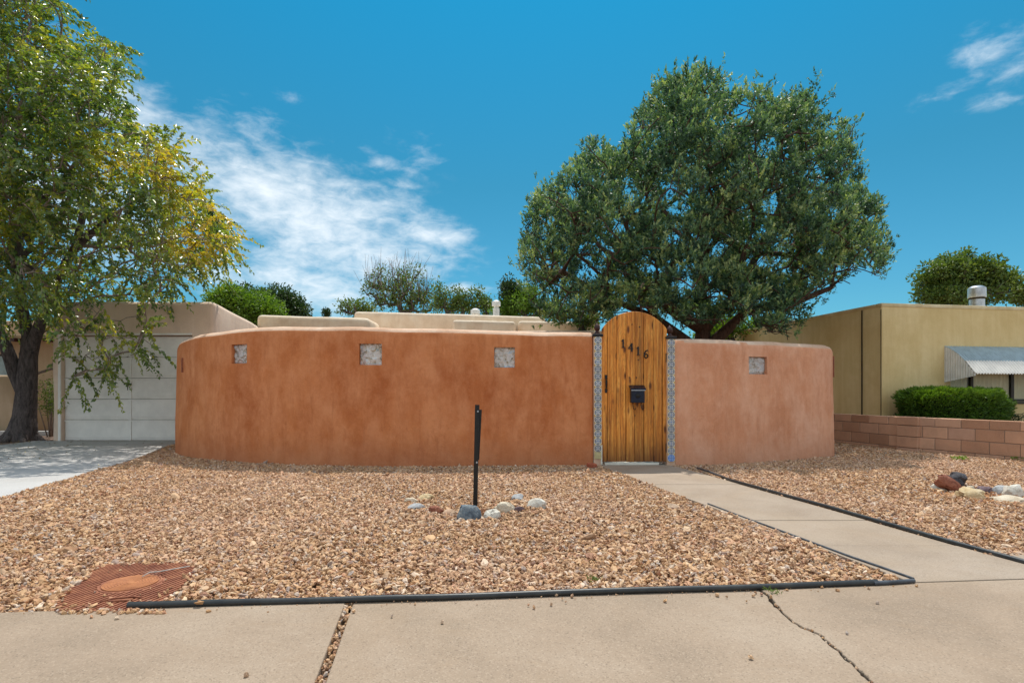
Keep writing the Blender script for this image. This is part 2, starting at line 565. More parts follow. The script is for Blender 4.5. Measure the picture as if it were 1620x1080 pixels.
def wood_mat():
    m, nt, b, L = mat('stained_pine', 0.5, 0.3)
    oi = nt.nodes.new('ShaderNodeObjectInfo')
    tcn = nt.nodes.new('ShaderNodeTexCoord')
    add = node(nt, 'ShaderNodeVectorMath', operation='ADD')
    cmb = nt.nodes.new('ShaderNodeCombineXYZ')
    L(math_(nt, 'MULTIPLY', oi.outputs['Random'], 37.3), cmb.inputs[1])
    L(tcn.outputs['Object'], add.inputs[0]); L(cmb.outputs[0], add.inputs[1])

    def mp(sc):
        n = nt.nodes.new('ShaderNodeMapping'); n.inputs['Scale'].default_value = sc
        L(add.outputs[0], n.inputs[0]); return n.outputs[0]
    # knots bend the grain around them
    kn = node(nt, 'ShaderNodeTexVoronoi', inp={'Scale': 1.0, 'Randomness': 1.0}); L(mp((9, 0.3, 3.2)), kn.inputs['Vector'])
    kd = kn.outputs['Distance']
    g = tex(nt, mp((26, 4, 1.1)), 1.6, 6, 0.6, 0.6)
    ringv = math_(nt, 'SINE', math_(nt, 'ADD', math_(nt, 'MULTIPLY', kd, 26), math_(nt, 'MULTIPLY', g, 26)))
    c = ramp(nt, g, [(0.30, (.42, .12, .016)), (0.5, (.72, .265, .038)), (0.72, (.88, .44, .10))])
    c = mixc(nt, maprange(nt, ringv, 0.1, 1.0, 0, 0.28), c, (.25, .08, .018))
    c = mixc(nt, maprange(nt, kd, 0.24, 0.10, 0, 0.92), c, (.10, .028, .010))
    # streaks of older stain
    st = tex(nt, mp((14, 4, 0.7)), 1.5, 5, 0.7, 0.4)
    c = mixc(nt, maprange(nt, st, 0.50, 0.70, 0, 0.8), c, (.13, .040, .012))
    v = node(nt, 'ShaderNodeMapRange', inp={1: 0, 2: 1, 3: .78, 4: 1.18}); L(oi.outputs['Random'], v.inputs[0])
    hs = node(nt, 'ShaderNodeHueSaturation'); L(v.outputs[0], hs.inputs['Value']); L(c, hs.inputs['Color'])
    # weathered foot of the gate
    gz = nt.nodes.new('ShaderNodeNewGeometry'); sz = node(nt, 'ShaderNodeSeparateXYZ'); L(gz.outputs['Position'], sz.inputs[0])
    k = math_(nt, 'ADD', sz.outputs[2], math_(nt, 'MULTIPLY', g, 0.35))
    c2 = mixc(nt, maprange(nt, k, 0.62, 0.18, 0, 0.80), hs.outputs[0], (.09, .032, .012))
    L(c2, b.inputs['Base Color'])
    bump(nt, b, math_(nt, 'ADD', g, math_(nt, 'MULTIPLY', ringv, 0.15)), 0.35, 0.004)
    return m


M['wood'] = wood_mat()


def tile_mat(name, blue, ground=(.72, .70, .60)):
    m, nt, b, L = mat(name, 0.22, 0.5)
    tcn = nt.nodes.new('ShaderNodeTexCoord'); sp = nt.nodes.new('ShaderNodeSeparateXYZ'); L(tcn.outputs['Object'], sp.inputs[0])
    u = math_(nt, 'ABSOLUTE', math_(nt, 'MULTIPLY', sp.outputs[0], 20.0))
    v = math_(nt, 'ABSOLUTE', math_(nt, 'MULTIPLY', sp.outputs[2], 20.0))
    d = math_(nt, 'ADD', u, v)
    r = math_(nt, 'SQRT', math_(nt, 'ADD', math_(nt, 'MULTIPLY', u, u), math_(nt, 'MULTIPLY', v, v)))
    mn = math_(nt, 'MINIMUM', u, v)

    def band(x, a, w):
        return math_(nt, 'LESS_THAN', math_(nt, 'ABSOLUTE', math_(nt, 'SUBTRACT', x, a)), w)
    c = mixc(nt, band(r, 0.82, 0.10), ground, blue)
    c = mixc(nt, band(d, 0.64, 0.10), c, blue)
    c = mixc(nt, math_(nt, 'LESS_THAN', r, 0.16), c, (.02, .05, .22))
    star = math_(nt, 'MULTIPLY', math_(nt, 'LESS_THAN', mn, 0.07), math_(nt, 'LESS_THAN', r, 0.44))
    c = mixc(nt, star, c, (.04, .10, .35))
    c = mixc(nt, math_(nt, 'GREATER_THAN', r, 1.12), c, (.62, .42, .09))
    oi = nt.nodes.new('ShaderNodeObjectInfo')
    hs = node(nt, 'ShaderNodeHueSaturation'); L(c, hs.inputs['Color'])
    L(maprange(nt, oi.outputs['Random'], 0, 1, .75, 1.15), hs.inputs['Value'])
    L(maprange(nt, oi.outputs['Random'], 0, 1, .6, 1.2), hs.inputs['Saturation'])
    L(hs.outputs[0], b.inputs['Base Color'])
    return m


M['tile'] = tile_mat('painted_tile', (.025, .055, .14))
M['tile_blue'] = tile_mat('painted_tile_blue', (.03, .14, .5), (.35, .52, .78))
M['tile_cream'] = plain('cream_tile', (.55, .47, .24), 0.3, 0.5, 0, 0.2, 20, 0.1)


def block_mat():
    m, nt, b, L = mat('concrete_block', 0.92, 0.15)
    oi = nt.nodes.new('ShaderNodeObjectInfo')
    c = ramp(nt, oi.outputs['Random'], [(0, (.44, .235, .14)), (0.35, (.60, .34, .215)), (0.7, (.72, .43, .28)), (1, (.54, .33, .235))])
    p = coords(nt)
    c = mixc(nt, maprange(nt, tex(nt, p, 3, 6, 0.65), 0.4, 0.7, 0, 0.45), c, (.30, .17, .11))
    c = mixc(nt, maprange(nt, tex(nt, p, 120, 2), 0.4, 0.65, 0, 0.3), c, (.66, .46, .34))
    L(c, b.inputs['Base Color'])
    bump(nt, b, math_(nt, 'ADD', tex(nt, p, 90, 3), tex(nt, p, 14, 3)), 0.5, 0.006)
    return m


M['block'] = block_mat()


def gravel_mats():
    # single stones: colour per instance
    m, nt, b, L = mat('gravel_stone', 0.75, 0.3)
    oi = nt.nodes.new('ShaderNodeObjectInfo')
    c = ramp(nt, oi.outputs['Random'], [
        (0.00, (0.208, 0.092, 0.046)), (0.14, (0.458, 0.247, 0.116)), (0.30, (0.582, 0.349, 0.176)), (0.44, (0.686, 0.446, 0.250)),
        (0.56, (0.520, 0.257, 0.147)), (0.66, (0.728, 0.524, 0.332)), (0.77, (0.333, 0.184, 0.101)), (0.86, (0.812, 0.640, 0.481)),
        (0.93, (0.374, 0.310, 0.277)), (1.0, (0.292, 0.121, 0.069))])
    p = coords(nt, 'pos')
    a = tex(nt, p, 45, 4, 0.6)
    c = mixc(nt, maprange(nt, a, 0.4, 0.7, 0, 0.4), c, (.30, .18, .10))
    zone = tex(nt, p, 0.55, 4, 0.6)
    c = mixc(nt, maprange(nt, zone, 0.42, 0.62, 0, 0.34), c, (.61, .40, .28))
    dust = tex(nt, p, 1.7, 5, 0.7)
    c = mixc(nt, maprange(nt, dust, 0.50, 0.68, 0, 0.45), c, (.40, .235, .12))
    L(c, b.inputs['Base Color'])
    bump(nt, b, tex(nt, p, 160, 2), 0.3, 0.002)
    # base sheet of small grit, coloured dark as shade between the stones
    m2, nt, b, L = mat('grit', 0.95, 0.1)
    p = coords(nt)
    v = node(nt, 'ShaderNodeTexVoronoi', inp={'Scale': 70.0}); L(p, v.inputs['Vector'])
    sp = nt.nodes.new('ShaderNodeSeparateColor'); L(v.outputs['Color'], sp.inputs[0])
    c = ramp(nt, sp.outputs[0], [(0, (.04, .02, .011)), (0.5, (.11, .06, .035)), (1, (.22, .13, .08))])
    L(c, b.inputs['Base Color'])
    bump(nt, b, v.outputs['Distance'], -0.9, 0.02)
    return m, m2


M['stone'], M['grit'] = gravel_mats()


def rust_mat():
    m, nt, b, L = mat('rusty_steel', 0.75, 0.3)
    b.inputs['Metallic'].default_value = 0.15
    p = coords(nt)
    c = ramp(nt, tex(nt, p, 7, 7, 0.7, 0.6), [(0.3, (.19, .065, .040)), (0.5, (.30, .115, .065)), (0.62, (.40, .17, .09)), (0.78, (.44, .25, .16))])
    c = mixc(nt, maprange(nt, tex(nt, p, 3, 4, 0.6), 0.6, 0.75, 0, 0.6), c, (.38, .28, .24))
    L(c, b.inputs['Base Color'])
    bump(nt, b, tex(nt, p, 80, 4), 0.5, 0.004)
    return m


M['rust'] = rust_mat()
M['rust_light'] = plain('worn_rusty_lid', (.46, .19, .08), .7, .3, .1, .4, 9, .4, (.30, .11, .05))


def rock_mat(name, c1, c2, c3):
    m, nt, b, L = mat(name, 0.8, 0.3)
    p = coords(nt)
    c = ramp(nt, tex(nt, p, 14, 7, 0.7, 0.8), [(0.32, c1), (0.5, c2), (0.7, c3)])
    L(c, b.inputs['Base Color'])
    bump(nt, b, tex(nt, p, 40, 6, 0.7), 0.9, 0.012)
    return m


RK = {
    'bluegrey': rock_mat('bluegrey_rock', (.05, .065, .085), (.12, .15, .18), (.30, .33, .33)),
    'white': rock_mat('white_rock', (.45, .40, .33), (.62, .58, .50), (.74, .71, .65)),
    'cream': rock_mat('cream_rock', (.40, .31, .21), (.57, .48, .36), (.68, .60, .48)),
    'grey': rock_mat('grey_rock', (.22, .22, .22), (.38, .38, .38), (.52, .52, .52)),
    'red': rock_mat('red_rock', (.14, .045, .028), (.28, .10, .06), (.40, .19, .12)),
    'peach': rock_mat('peach_rock', (.38, .22, .14), (.52, .34, .22), (.62, .46, .33)),
    'dark': rock_mat('dark_rock', (.025, .022, .026), (.06, .055, .06), (.13, .12, .13)),
    'maroon': rock_mat('maroon_rock', (.07, .04, .045), (.15, .10, .11), (.26, .2, .22)),
    'tan': rock_mat('tan_rock', (.42, .29, .14), (.58, .44, .25), (.66, .54, .36)),
}

# ------------------------------------------------------------------ the ground
def sheet(name, pts, z, m, parent=None, kind='structure'):
    b = MB(); b.prism([(x, y, z) for x, y in pts], (0, 0, -0.02))
    o = b.build(name, m, parent)
    if not parent: o['kind'] = kind
    return o


sheet('ground', [(-600, -200), (600, -200), (600, 900), (-600, 900)], -0.06, M['soil'])
sheet('road', [(-60, -9), (60, -3.6 + 0), (60, 1.0 + 5.0), (-60, 1.0 - 5.0)], -0.16 + 0.125, M['asphalt'])

# street direction for the pavement: far edge and near edge
def far_y(x): return 2.90 + 0.091 * (x + 0.0)
def near_y(x): return 1.28 + 0.091 * x


def slab(name, pts, m, parent=None, top=0.0, th=0.09, bev=0.006):
    b = MB(); b.prism([(x, y, top) for x, y in pts], (0, 0, -th))
    return b.build(name, m, parent, bevel=bev, seg=2)


pav = empty('sidewalk', (0, 2.2, 0), kind='structure')
pav['label'] = 'beige concrete sidewalk with a gravel filled joint and a jagged crack'


def sq(x0, x1):
    return [(x0, near_y(x0)), (x1, near_y(x1)), (x1, far_y(x1)), (x0, far_y(x0))]


# joint left: pixels (548,960)-(510,1080); crack right: (1215,940)-(1380,1080)
jl0, jl1 = G(543, 960), G(497, 1080)
jr0, jr1 = G(556, 960), G(514, 1080)


def ext(a, b, y):
    t = (y - a.y) / (b.y - a.y)
    return (a.x + (b.x - a.x) * t, y)


crack_px = [(1216, 941), (1224, 952), (1232, 960), (1243, 972), (1254, 982), (1266, 989), (1284, 996), (1299, 1003), (1306, 1011),
            (1318, 1021), (1330, 1030), (1339, 1041), (1352, 1051), (1364, 1062), (1374, 1073), (1382, 1082), (1392, 1096), (1399, 1110),
            (1412, 1128), (1420, 1145), (1433, 1165), (1440, 1190), (1452, 1215), (1465, 1250)]
ck = [G(*p) for p in crack_px]
ck = [Vector((ck[0].x - 0.01, far_y(ck[0].x) + .0, 0))] + ck
while ck[-1].y < near_y(ck[-1].x): ck.pop()
ck.append(Vector((ck[-1].x + .01, near_y(ck[-1].x + .01), 0)))
fine = []
for a, b_ in zip(ck[:-1], ck[1:]):
    for t in (0, 0.33, 0.66):
        q = a.lerp(b_, t)
        if 0 < t: q += Vector((random.uniform(-.005, .005), random.uniform(-.004, .004), 0))
        fine.append(q)
fine.append(ck[-1])
wid = [0.0025 + 0.004 * random.random() + (0.008 if i < 9 else 0) * random.random() for i in range(len(fine))]
slab('slab', [(-9.5, near_y(-9.5)), (-5.2, near_y(-5.2)), (-5.2, far_y(-5.2)), (-9.5, far_y(-9.5))], M['walk'], pav)
a0, a1 = ext(jl0, jl1, far_y(jl0.x)), ext(jl0, jl1, near_y(-1.1))
slab('slab', [(-5.19, near_y(-5.19)), a1, a0, (-5.19, far_y(-5.19))], M['walk'], pav)
c0, c1 = ext(jr0, jr1, far_y(jr0.x)), ext(jr0, jr1, near_y(-1.0))
slab('slab', [c1] + [(p.x - w, p.y) for p, w in list(zip(fine, wid))[::-1]] + [c0], M['walk'], pav, -0.004)
slab('slab', [(p.x + w, p.y) for p, w in zip(fine, wid)] + [(3.6, near_y(3.6)), (3.6, far_y(3.6))], M['walk'], pav)
slab('slab', sq(3.62, 7.5), M['walk'], pav)
slab('slab', sq(7.51, 12), M['walk'], pav)
kerb = MB()
kerb.prism([(-10, near_y(-10) - .16, -.002), (12, near_y(12) - .16, -.002), (12, near_y(12) - .008, -.002), (-10, near_y(-10) - .008, -.002)], (0, 0, -.2))
kerb.build('kerb', M['walk'], None, bevel=.02, seg=3)['kind'] = 'structure'

# front path
path = empty('path', (2.2, 5.5, 0), kind='structure')
path['label'] = 'concrete garden path running from the sidewalk to the wooden gate'


def pl(y): return 1.33 + (7.73 - y) * 0.186
def pr(y): return 2.45 + (7.36 - y) * 0.16 if y < 7.36 else 2.45 - (y - 7.36) * 0.2


ys = [3.12, 3.86, 4.63, 5.50, 6.45, 7.35, 8.14]
g = 0.004
for i in range(len(ys) - 1):
    y0, y1 = ys[i] + g, ys[i + 1] - g
    if i == 0:
        pts = [(pl(3.14), far_y(pl(3.14)) + .012), (4.3, far_y(4.3) + .012), (3.45, 3.60), (pr(y1), y1), (pl(y1), y1)]
    else:
        pts = [(pl(y0), y0), (pr(y0), y0), (pr(y1), y1), (pl(y1), y1)]
    slab('slab', pts, M['walk2'], path, -0.002 * (i % 2), 0.08, 0.004)
slab('slab', [(1.24, 8.148), (2.3, 8.148), (2.25, 9.6), (1.2, 9.6)], M['walk2'], path, 0.0, 0.08, 0.004)

# driveway
drv = empty('driveway', (-7.5, 8, 0), kind='structure')
drv['label'] = 'pale concrete driveway dappled with tree shade in front of the garage'
edge_px = [(276, 703), (262, 707), (238, 716), (199, 730), (150, 744), (100, 758), (50, 772), (0, 787)]
edge = [G(*p) for p in edge_px]
edge_pts = [(p.x, p.y) for p in edge] + [(-4.80, 4.2), (-4.70, 3.4), (-4.6, far_y(-4.6) + .012)]


def dedge(y):
    for (xa, ya), (xb, yb) in zip(edge_pts[:-1], edge_pts[1:]):
        if yb <= y <= ya: return xa + (xb - xa) * (ya - y) / max(ya - yb, 1e-6)
    return edge_pts[0][0] if y > edge_pts[0][1] else edge_pts[-1][0]


def dleft(y): return -10.35 + (12.4 - y) * 0.12


dy = [12.42, 10.4, 8.2, 5.7, None]
for i in range(4):
    ya = dy[i] - g; yb = dy[i + 1] + g if dy[i + 1] else None
    mid = [p for p in edge_pts if (yb or -9) < p[1] < ya]
    if yb is None:
        pts = [(dleft(ya), ya), (dedge(ya), ya)] + mid + [(dleft(2.4), far_y(dleft(2.4)) + .012)]
    else:
        pts = [(dleft(ya), ya), (dedge(ya), ya)] + mid + [(dedge(yb), yb), (dleft(yb), yb)]
    slab('slab', pts, M['drive'], drv, 0.004 if i % 2 else 0.0, 0.09, 0.005)

# ------------------------------------------------------------------ gravel
METER = [G(*p) for p in [(90, 967), (98, 942), (128, 921), (148, 903), (157, 895), (230, 892), (294, 892), (310, 903), (284, 930), (262, 948), (205, 966)]]
METER = [(p.x, p.y) for p in METER]
# front boundary of the adobe walls (base line)
LEFT_PATH = [(-6.98, 12.30), (-6.45, 11.3), (-6.06, 10.3), (-5.74, 9.72), (-5.25, 9.25), (-4.57, 8.78), (-3.84, 8.44), (-2.80, 8.16), (-1.88, 8.07), (-.985, 8.06), (-.09, 8.10), (.6, 8.15), (1.166, 8.20)]
RIGHT_PATH = [(2.355, 8.20), (3.0, 8.30), (3.72, 8.58), (4.4, 8.88), (4.95, 9.15), (5.30, 9.40), (5.50, 9.72), (5.50, 10.1), (5.40, 11.0), (5.15, 12.6)]


def catmull(pts, step=0.05):
    out = []
    P_ = [Vector(p) for p in pts]
    P_ = [P_[0] * 2 - P_[1]] + P_ + [P_[-1] * 2 - P_[-2]]
    for i in range(1, len(P_) - 2):
        a, b_, c, d = P_[i - 1:i + 3]
        n = max(2, int((c - b_).length / step))
        for k in range(n):
            t = k / n
            out.append(0.5 * ((2 * b_) + (c - a) * t + (2 * a - 5 * b_ + 4 * c - d) * t * t + (3 * b_ - a - 3 * c + d) * t ** 3))
    out.append(P_[-2])
    return out


LP = catmull(LEFT_PATH); RP = catmull(RIGHT_PATH)


def inpoly(pts, poly):
    x, y = pts[:, 0], pts[:, 1]
    ins = np.zeros(len(pts), bool)
    n = len(poly)
    for i in range(n):
        x1, y1 = poly[i]; x2, y2 = poly[(i + 1) % n]
        c = ((y1 > y) != (y2 > y)) & (x < (x2 - x1) * (y - y1) / ((y2 - y1) + 1e-12) + x1)
        ins ^= c
    return ins


left_yard = [(-1.83 - 3.0, far_y(-4.8) + .0)] + [(pl(3.14), far_y(pl(3.14)))] + [(pl(y), y) for y in (4, 5, 6, 7, 8.14)] + \
            [(p.x, p.y) for p in LP[::-1][::4] if p.y < 11.6] + [(-6.9, 11.62)] + edge_pts[1:]
right_yard = [(pr(8.14) - .05, 8.2)] + [(pr(y), y) for y in (7.5, 7, 6, 5, 4, 3.6)] + [(3.45, 3.62), (4.3, far_y(4.3)), (8.6, far_y(8.6)), (9.6, 4.2),
              (8.0, 8.3), (7.33, 10.4), (7.02, 11.8), (6.7, 13.0), (5.5, 13.0)] + [(p.x, p.y) for p in RP[::-1][::4]]
left_yard = [(x, y - 0.0) for x, y in left_yard]
sheet('gravel_bed', left_yard, -0.028, M['grit'])
sheet('gravel_bed', right_yard, -0.028, M['grit'])


def scatter(poly, dens_near, dens_far):
    xs = [p[0] for p in poly]; ys_ = [p[1] for p in poly]
    A = (max(xs) - min(xs)) * (max(ys_) - min(ys_))
    n = int(A * dens_near)
    p = np.column_stack([rng.uniform(min(xs), max(xs), n), rng.uniform(min(ys_), max(ys_), n)])
    keep = inpoly(p, poly) & (np.abs(p[:, 0]) < p[:, 1] * 0.95 + 1.3)
    p = p[keep]
    pr_ = np.clip(dens_near + (dens_far - dens_near) * (p[:, 1] - 3) / 6, dens_far, dens_near) / dens_near
    return p[rng.random(len(p)) < pr_]


ROCKS_L = [  # px, py(base), width px, height px, colour, z-squash, label
    (672, 789, 26, 9, 'tan', 'flat tan rock at the back left of the rock ring around the black post'),
    (648, 793, 20, 7, 'cream', 'small pale rock furthest left in the ring around the black post'),
    (657, 805, 26, 10, 'grey', 'grey white rock half sunk in gravel left of the reddish one by the post'),
    (687, 811, 24, 12, 'red', 'reddish brown rock left of the peach rock in the post ring'),
    (712, 814, 22, 10, 'peach', 'peach coloured rock just left of the big blue grey rock'),
    (741, 821, 36, 24, 'bluegrey', 'big rounded blue grey rock at the foot of the black post'),
    (779, 818, 27, 14, 'white', 'white rock directly right of the blue grey rock'),
    (798, 808, 32, 16, 'cream', 'cream rock behind the white rock beside the post'),
    (819, 791, 20, 11, 'grey', 'grey rock at the back right of the ring around the post'),
    (821, 806, 16, 7, 'maroon', 'flat maroon stone between the cream rock and the long grey white rock'),
    (849, 803, 32, 16, 'white', 'long grey white rock furthest right in the ring around the post'),
    (862, 836, 16, 7, 'peach', 'small pinkish stone in the gravel in front of the ring')]
ROCKS_R = [
    (1494, 773, 20, 9, 'white', 'white oval rock at the left end of the right hand rock group'),
    (1509, 775, 24, 22, 'red', 'rust red slanting rock right of the white oval one'),
    (1528, 771, 30, 16, 'dark', 'nearly black rock leaning on the rust red one'),
    (1539, 776, 12, 9, 'cream', 'small cream stone between the black rock and the tan one'),
    (1547, 786, 32, 12, 'tan', 'flat tan rock in front of the black rock'),
    (1564, 778, 26, 9, 'maroon', 'flat purplish brown rock right of the black rock'),
    (1592, 779, 22, 10, 'grey', 'small grey and white rock left of the large pale one'),
    (1614, 784, 24, 18, 'white', 'large pale rock at the right edge of the photo'),
    (1607, 791, 32, 4, 'cream', 'thin white stone lying in front of the large pale rock'),
    (1635, 782, 22, 12, 'peach', 'peach rock beyond the large pale one at the right')]


def gravel(name, poly, dn, df, label):
    p = scatter(poly, dn, df)
    keep = ~inpoly(p, METER)
    # stones spilling over the rim of the meter plate
    mc = np.mean(np.array(METER), axis=0)
    big = [(mc[0] + (x - mc[0]) * .90, mc[1] + (y - mc[1]) * .86) for x, y in METER]
    rim = (~keep) & (~inpoly(p, big)) & (rng.random(len(p)) < 0.10)
    for (px, py, r) in ((800, 812, 0.33), (1560, 782, 0.5)):
        c = G(px, py)
        d = np.hypot((p[:, 0] - c.x), (p[:, 1] - c.y) * 1.3)
        keep &= ~((d < r) & (rng.random(len(p)) < 0.75))
    p = np.vstack([p[keep], p[rim]])
    z = np.concatenate([rng.uniform(-0.031, 0.004, keep.sum()), np.full(rim.sum(), 0.012)])
    n = len(p)
    # gentle unevenness of the bed
    z += np.array([noise.noise(Vector((a_ * 1.6, b_ * 1.6, 1))) * .012 + noise.noise(Vector((a_ * 5, b_ * 5, 4))) * .006 for a_, b_ in p])
    z += 0.004 * np.sin(p[:, 0] * 2.1 + np.sin(p[:, 1] * 1.7)) * np.sin(p[:, 1] * 2.7)
    pos = np.column_stack([p, z]).astype(np.float32)
    me = bpy.data.meshes.new(name)
    me.vertices.add(n); me.vertices.foreach_set('co', pos.ravel())
    s = rng.lognormal(0, 0.30, n) * 0.0083
    s = np.minimum(s, 0.021) * np.where(rng.random(n) < .006, rng.uniform(1.6, 2.4, n), 1.0)
    scl = np.column_stack([s * rng.uniform(1.1, 2.0, n), s * rng.uniform(0.75, 1.2, n), s * rng.uniform(0.45, 0.75, n)]).astype(np.float32)
    rot = np.column_stack([rng.normal(0, .55, n), rng.normal(0, .5, n), rng.uniform(0, 6.28, n)]).astype(np.float32)
    a = me.attributes.new('scl', 'FLOAT_VECTOR', 'POINT'); a.data.foreach_set('vector', scl.ravel())
    a = me.attributes.new('rot', 'FLOAT_VECTOR', 'POINT'); a.data.foreach_set('vector', rot.ravel())
    a = me.attributes.new('idx', 'INT', 'POINT'); a.data.foreach_set('value', rng.integers(0, 7, n).astype(np.int32))
    o = bpy.data.objects.new(name, me); COL.objects.link(o)
    o['kind'] = 'stuff'; o['label'] = label; o['category'] = 'gravel'
    md = o.modifiers.new('stones', 'NODES'); md.node_group = GRAVEL_NG
    return n


def gravel_nodes():
    ng = bpy.data.node_groups.new('gravel', 'GeometryNodeTree')
    ng.interface.new_socket(name='Geometry', in_out='INPUT', socket_type='NodeSocketGeometry')
    ng.interface.new_socket(name='Geometry', in_out='OUTPUT', socket_type='NodeSocketGeometry')
    L = ng.links.new
    gi = ng.nodes.new('NodeGroupInput'); go = ng.nodes.new('NodeGroupOutput')
    jn = ng.nodes.new('GeometryNodeJoinGeometry')
    for k in range(7):
        ico = ng.nodes.new('GeometryNodeMeshIcoSphere'); ico.inputs['Radius'].default_value = 1; ico.inputs['Subdivisions'].default_value = 2
        pos = ng.nodes.new('GeometryNodeInputPosition')
        off = node(ng, 'ShaderNodeVectorMath', operation='ADD'); off.inputs[1].default_value = (k * 7.3, k * 3.1, k * 5.7)
        L(pos.outputs[0], off.inputs[0])
        nz = node(ng, 'ShaderNodeTexNoise', inp={'Scale': 1.1, 'Detail': 1.5}); L(off.outputs[0], nz.inputs['Vector'])
        sub = node(ng, 'ShaderNodeVectorMath', operation='SUBTRACT'); sub.inputs[1].default_value = (.5, .5, .5)
        L(nz.outputs['Color'], sub.inputs[0])
        sc = node(ng, 'ShaderNodeVectorMath', operation='SCALE'); sc.inputs['Scale'].default_value = 2.3
        L(sub.outputs[0], sc.inputs[0])
        sp = ng.nodes.new('GeometryNodeSetPosition'); L(ico.outputs[0], sp.inputs['Geometry']); L(sc.outputs[0], sp.inputs['Offset'])
        sm = ng.nodes.new('GeometryNodeSetMaterial'); sm.inputs['Material'].default_value = M['stone']
        L(sp.outputs[0], sm.inputs[0])
        gin = ng.nodes.new('GeometryNodeGeometryToInstance'); L(sm.outputs[0], gin.inputs[0])
        L(gin.outputs[0], jn.inputs[0])

    def na(name, typ):
        a = ng.nodes.new('GeometryNodeInputNamedAttribute'); a.data_type = typ; a.inputs['Name'].default_value = name
        return a.outputs['Attribute']
    ip = ng.nodes.new('GeometryNodeInstanceOnPoints')
    L(gi.outputs[0], ip.inputs['Points']); L(jn.outputs[0], ip.inputs['Instance'])
    ip.inputs['Pick Instance'].default_value = True
    L(na('idx', 'INT'), ip.inputs['Instance Index'])
    e2r = ng.nodes.new('FunctionNodeEulerToRotation'); L(na('rot', 'FLOAT_VECTOR'), e2r.inputs[0])
    L(e2r.outputs[0], ip.inputs['Rotation']); L(na('scl', 'FLOAT_VECTOR'), ip.inputs['Scale'])
    L(ip.outputs[0], go.inputs[0])
    return ng


GRAVEL_NG = gravel_nodes()
n1 = gravel('gravel', left_yard, 5600, 3600, 'tan and pink pebble gravel between the driveway and the path')
n2 = gravel('gravel', right_yard, 5600, 3600, 'ochre pebble gravel right of the path and below the block wall')

# loose pebbles strayed on the pavement, in the joint and in the crack
loose = []
for px, py in ((880, 942), (836, 958), (845, 962), (872, 957), (895, 953), (1135, 942), (1150, 945), (1245, 934), (1325, 935), (1375, 932), (620, 975),
               (145, 977), (185, 979), (330, 968), (1181, 952), (1195, 938), (1220, 945), (1300, 930), (1388, 955), (1188, 1041), (890, 948), (905, 944),
               (390, 1070), (700, 985), (1052, 951), (560, 968), (1192, 943), (1205, 941), (1450, 928), (1340, 1003)):
    q = G(px, py); loose.append((q.x, q.y, 0.006, random.uniform(.005, .011)))
for k in range(150):
    t = random.random(); yy = 1.3 + t * (far_y(-.8) - 1.3)
    xa = ext(jl0, jl1, yy)[0]; xb = ext(jr0, jr1, yy)[0]
    loose.append((random.uniform(xa, xb), yy, -0.012 + random.uniform(-.006, .004), random.uniform(.005, .011)))
for k in range(60):
    i = random.randrange(0, len(fine)); q = fine[i]
    loose.append((q.x + random.gauss(0, .003), q.y + random.uniform(-.02, .02), -.004 + random.uniform(-.003, .003), random.uniform(.0025, .0055)))
for px, py in ((150, 940), (172, 908), (190, 905), (232, 903), (238, 934), (222, 944), (176, 950), (262, 920), (205, 955), (140, 930), (250, 940), (165, 945)):
    q = G(px, py); loose.append((q.x, q.y, .013, random.uniform(.004, .009)))
for k in range(120):
    xx = random.uniform(-2.4, 2.2); loose.append((xx, far_y(xx) - abs(random.gauss(0, .035)) - .02, .002, random.uniform(.0015, .004)))
for k in range(90):
    q = G(random.uniform(92, 262), 967 + random.uniform(-2, 4)); loose.append((q.x, q.y, .003, random.uniform(.006, .012)))
me = bpy.data.meshes.new('loose_pebbles'); n = len(loose); arr = np.array(loose, dtype=np.float32)
me.vertices.add(n); me.vertices.foreach_set('co', arr[:, :3].copy().ravel())
scl = (arr[:, 3:4] * rng.uniform(.6, 1.3, (n, 3))).astype(np.float32)
a = me.attributes.new('scl', 'FLOAT_VECTOR', 'POINT'); a.data.foreach_set('vector', scl.ravel())
a = me.attributes.new('rot', 'FLOAT_VECTOR', 'POINT'); a.data.foreach_set('vector', rng.uniform(0, 6, (n, 3)).astype(np.float32).ravel())
a = me.attributes.new('idx', 'INT', 'POINT'); a.data.foreach_set('value', rng.integers(0, 7, n).astype(np.int32))
o = bpy.data.objects.new('loose_pebbles', me); COL.objects.link(o)
tag(o, 'loose pebbles strayed onto the sidewalk and packed in its joint', 'pebbles', kind='stuff')
o.modifiers.new('stones', 'NODES').node_group = GRAVEL_NG

sheet('soil_patch', [(G(800, 812).x + .42 * math.cos(t) * (1 + .2 * math.sin(3 * t)), G(800, 812).y + .33 * math.sin(t)) for t in np.linspace(0, 2 * math.pi, 25)[:-1]], -0.0235, M['soil'])
sheet('soil_patch', [(G(1560, 784).x + .62 * math.cos(t) * (1 + .15 * math.sin(3 * t)), G(1560, 784).y + .36 * math.sin(t)) for t in np.linspace(0, 2 * math.pi, 25)[:-1]], -0.0195, M['redsoil'])
sheet('soil_patch', [(-30, 9.0), (dleft(9) - .02, 9.0), (-10.37, 12.4), (-10.2, 13.2), (-10.2, 18), (-30, 18)], -0.02, M['litter'])


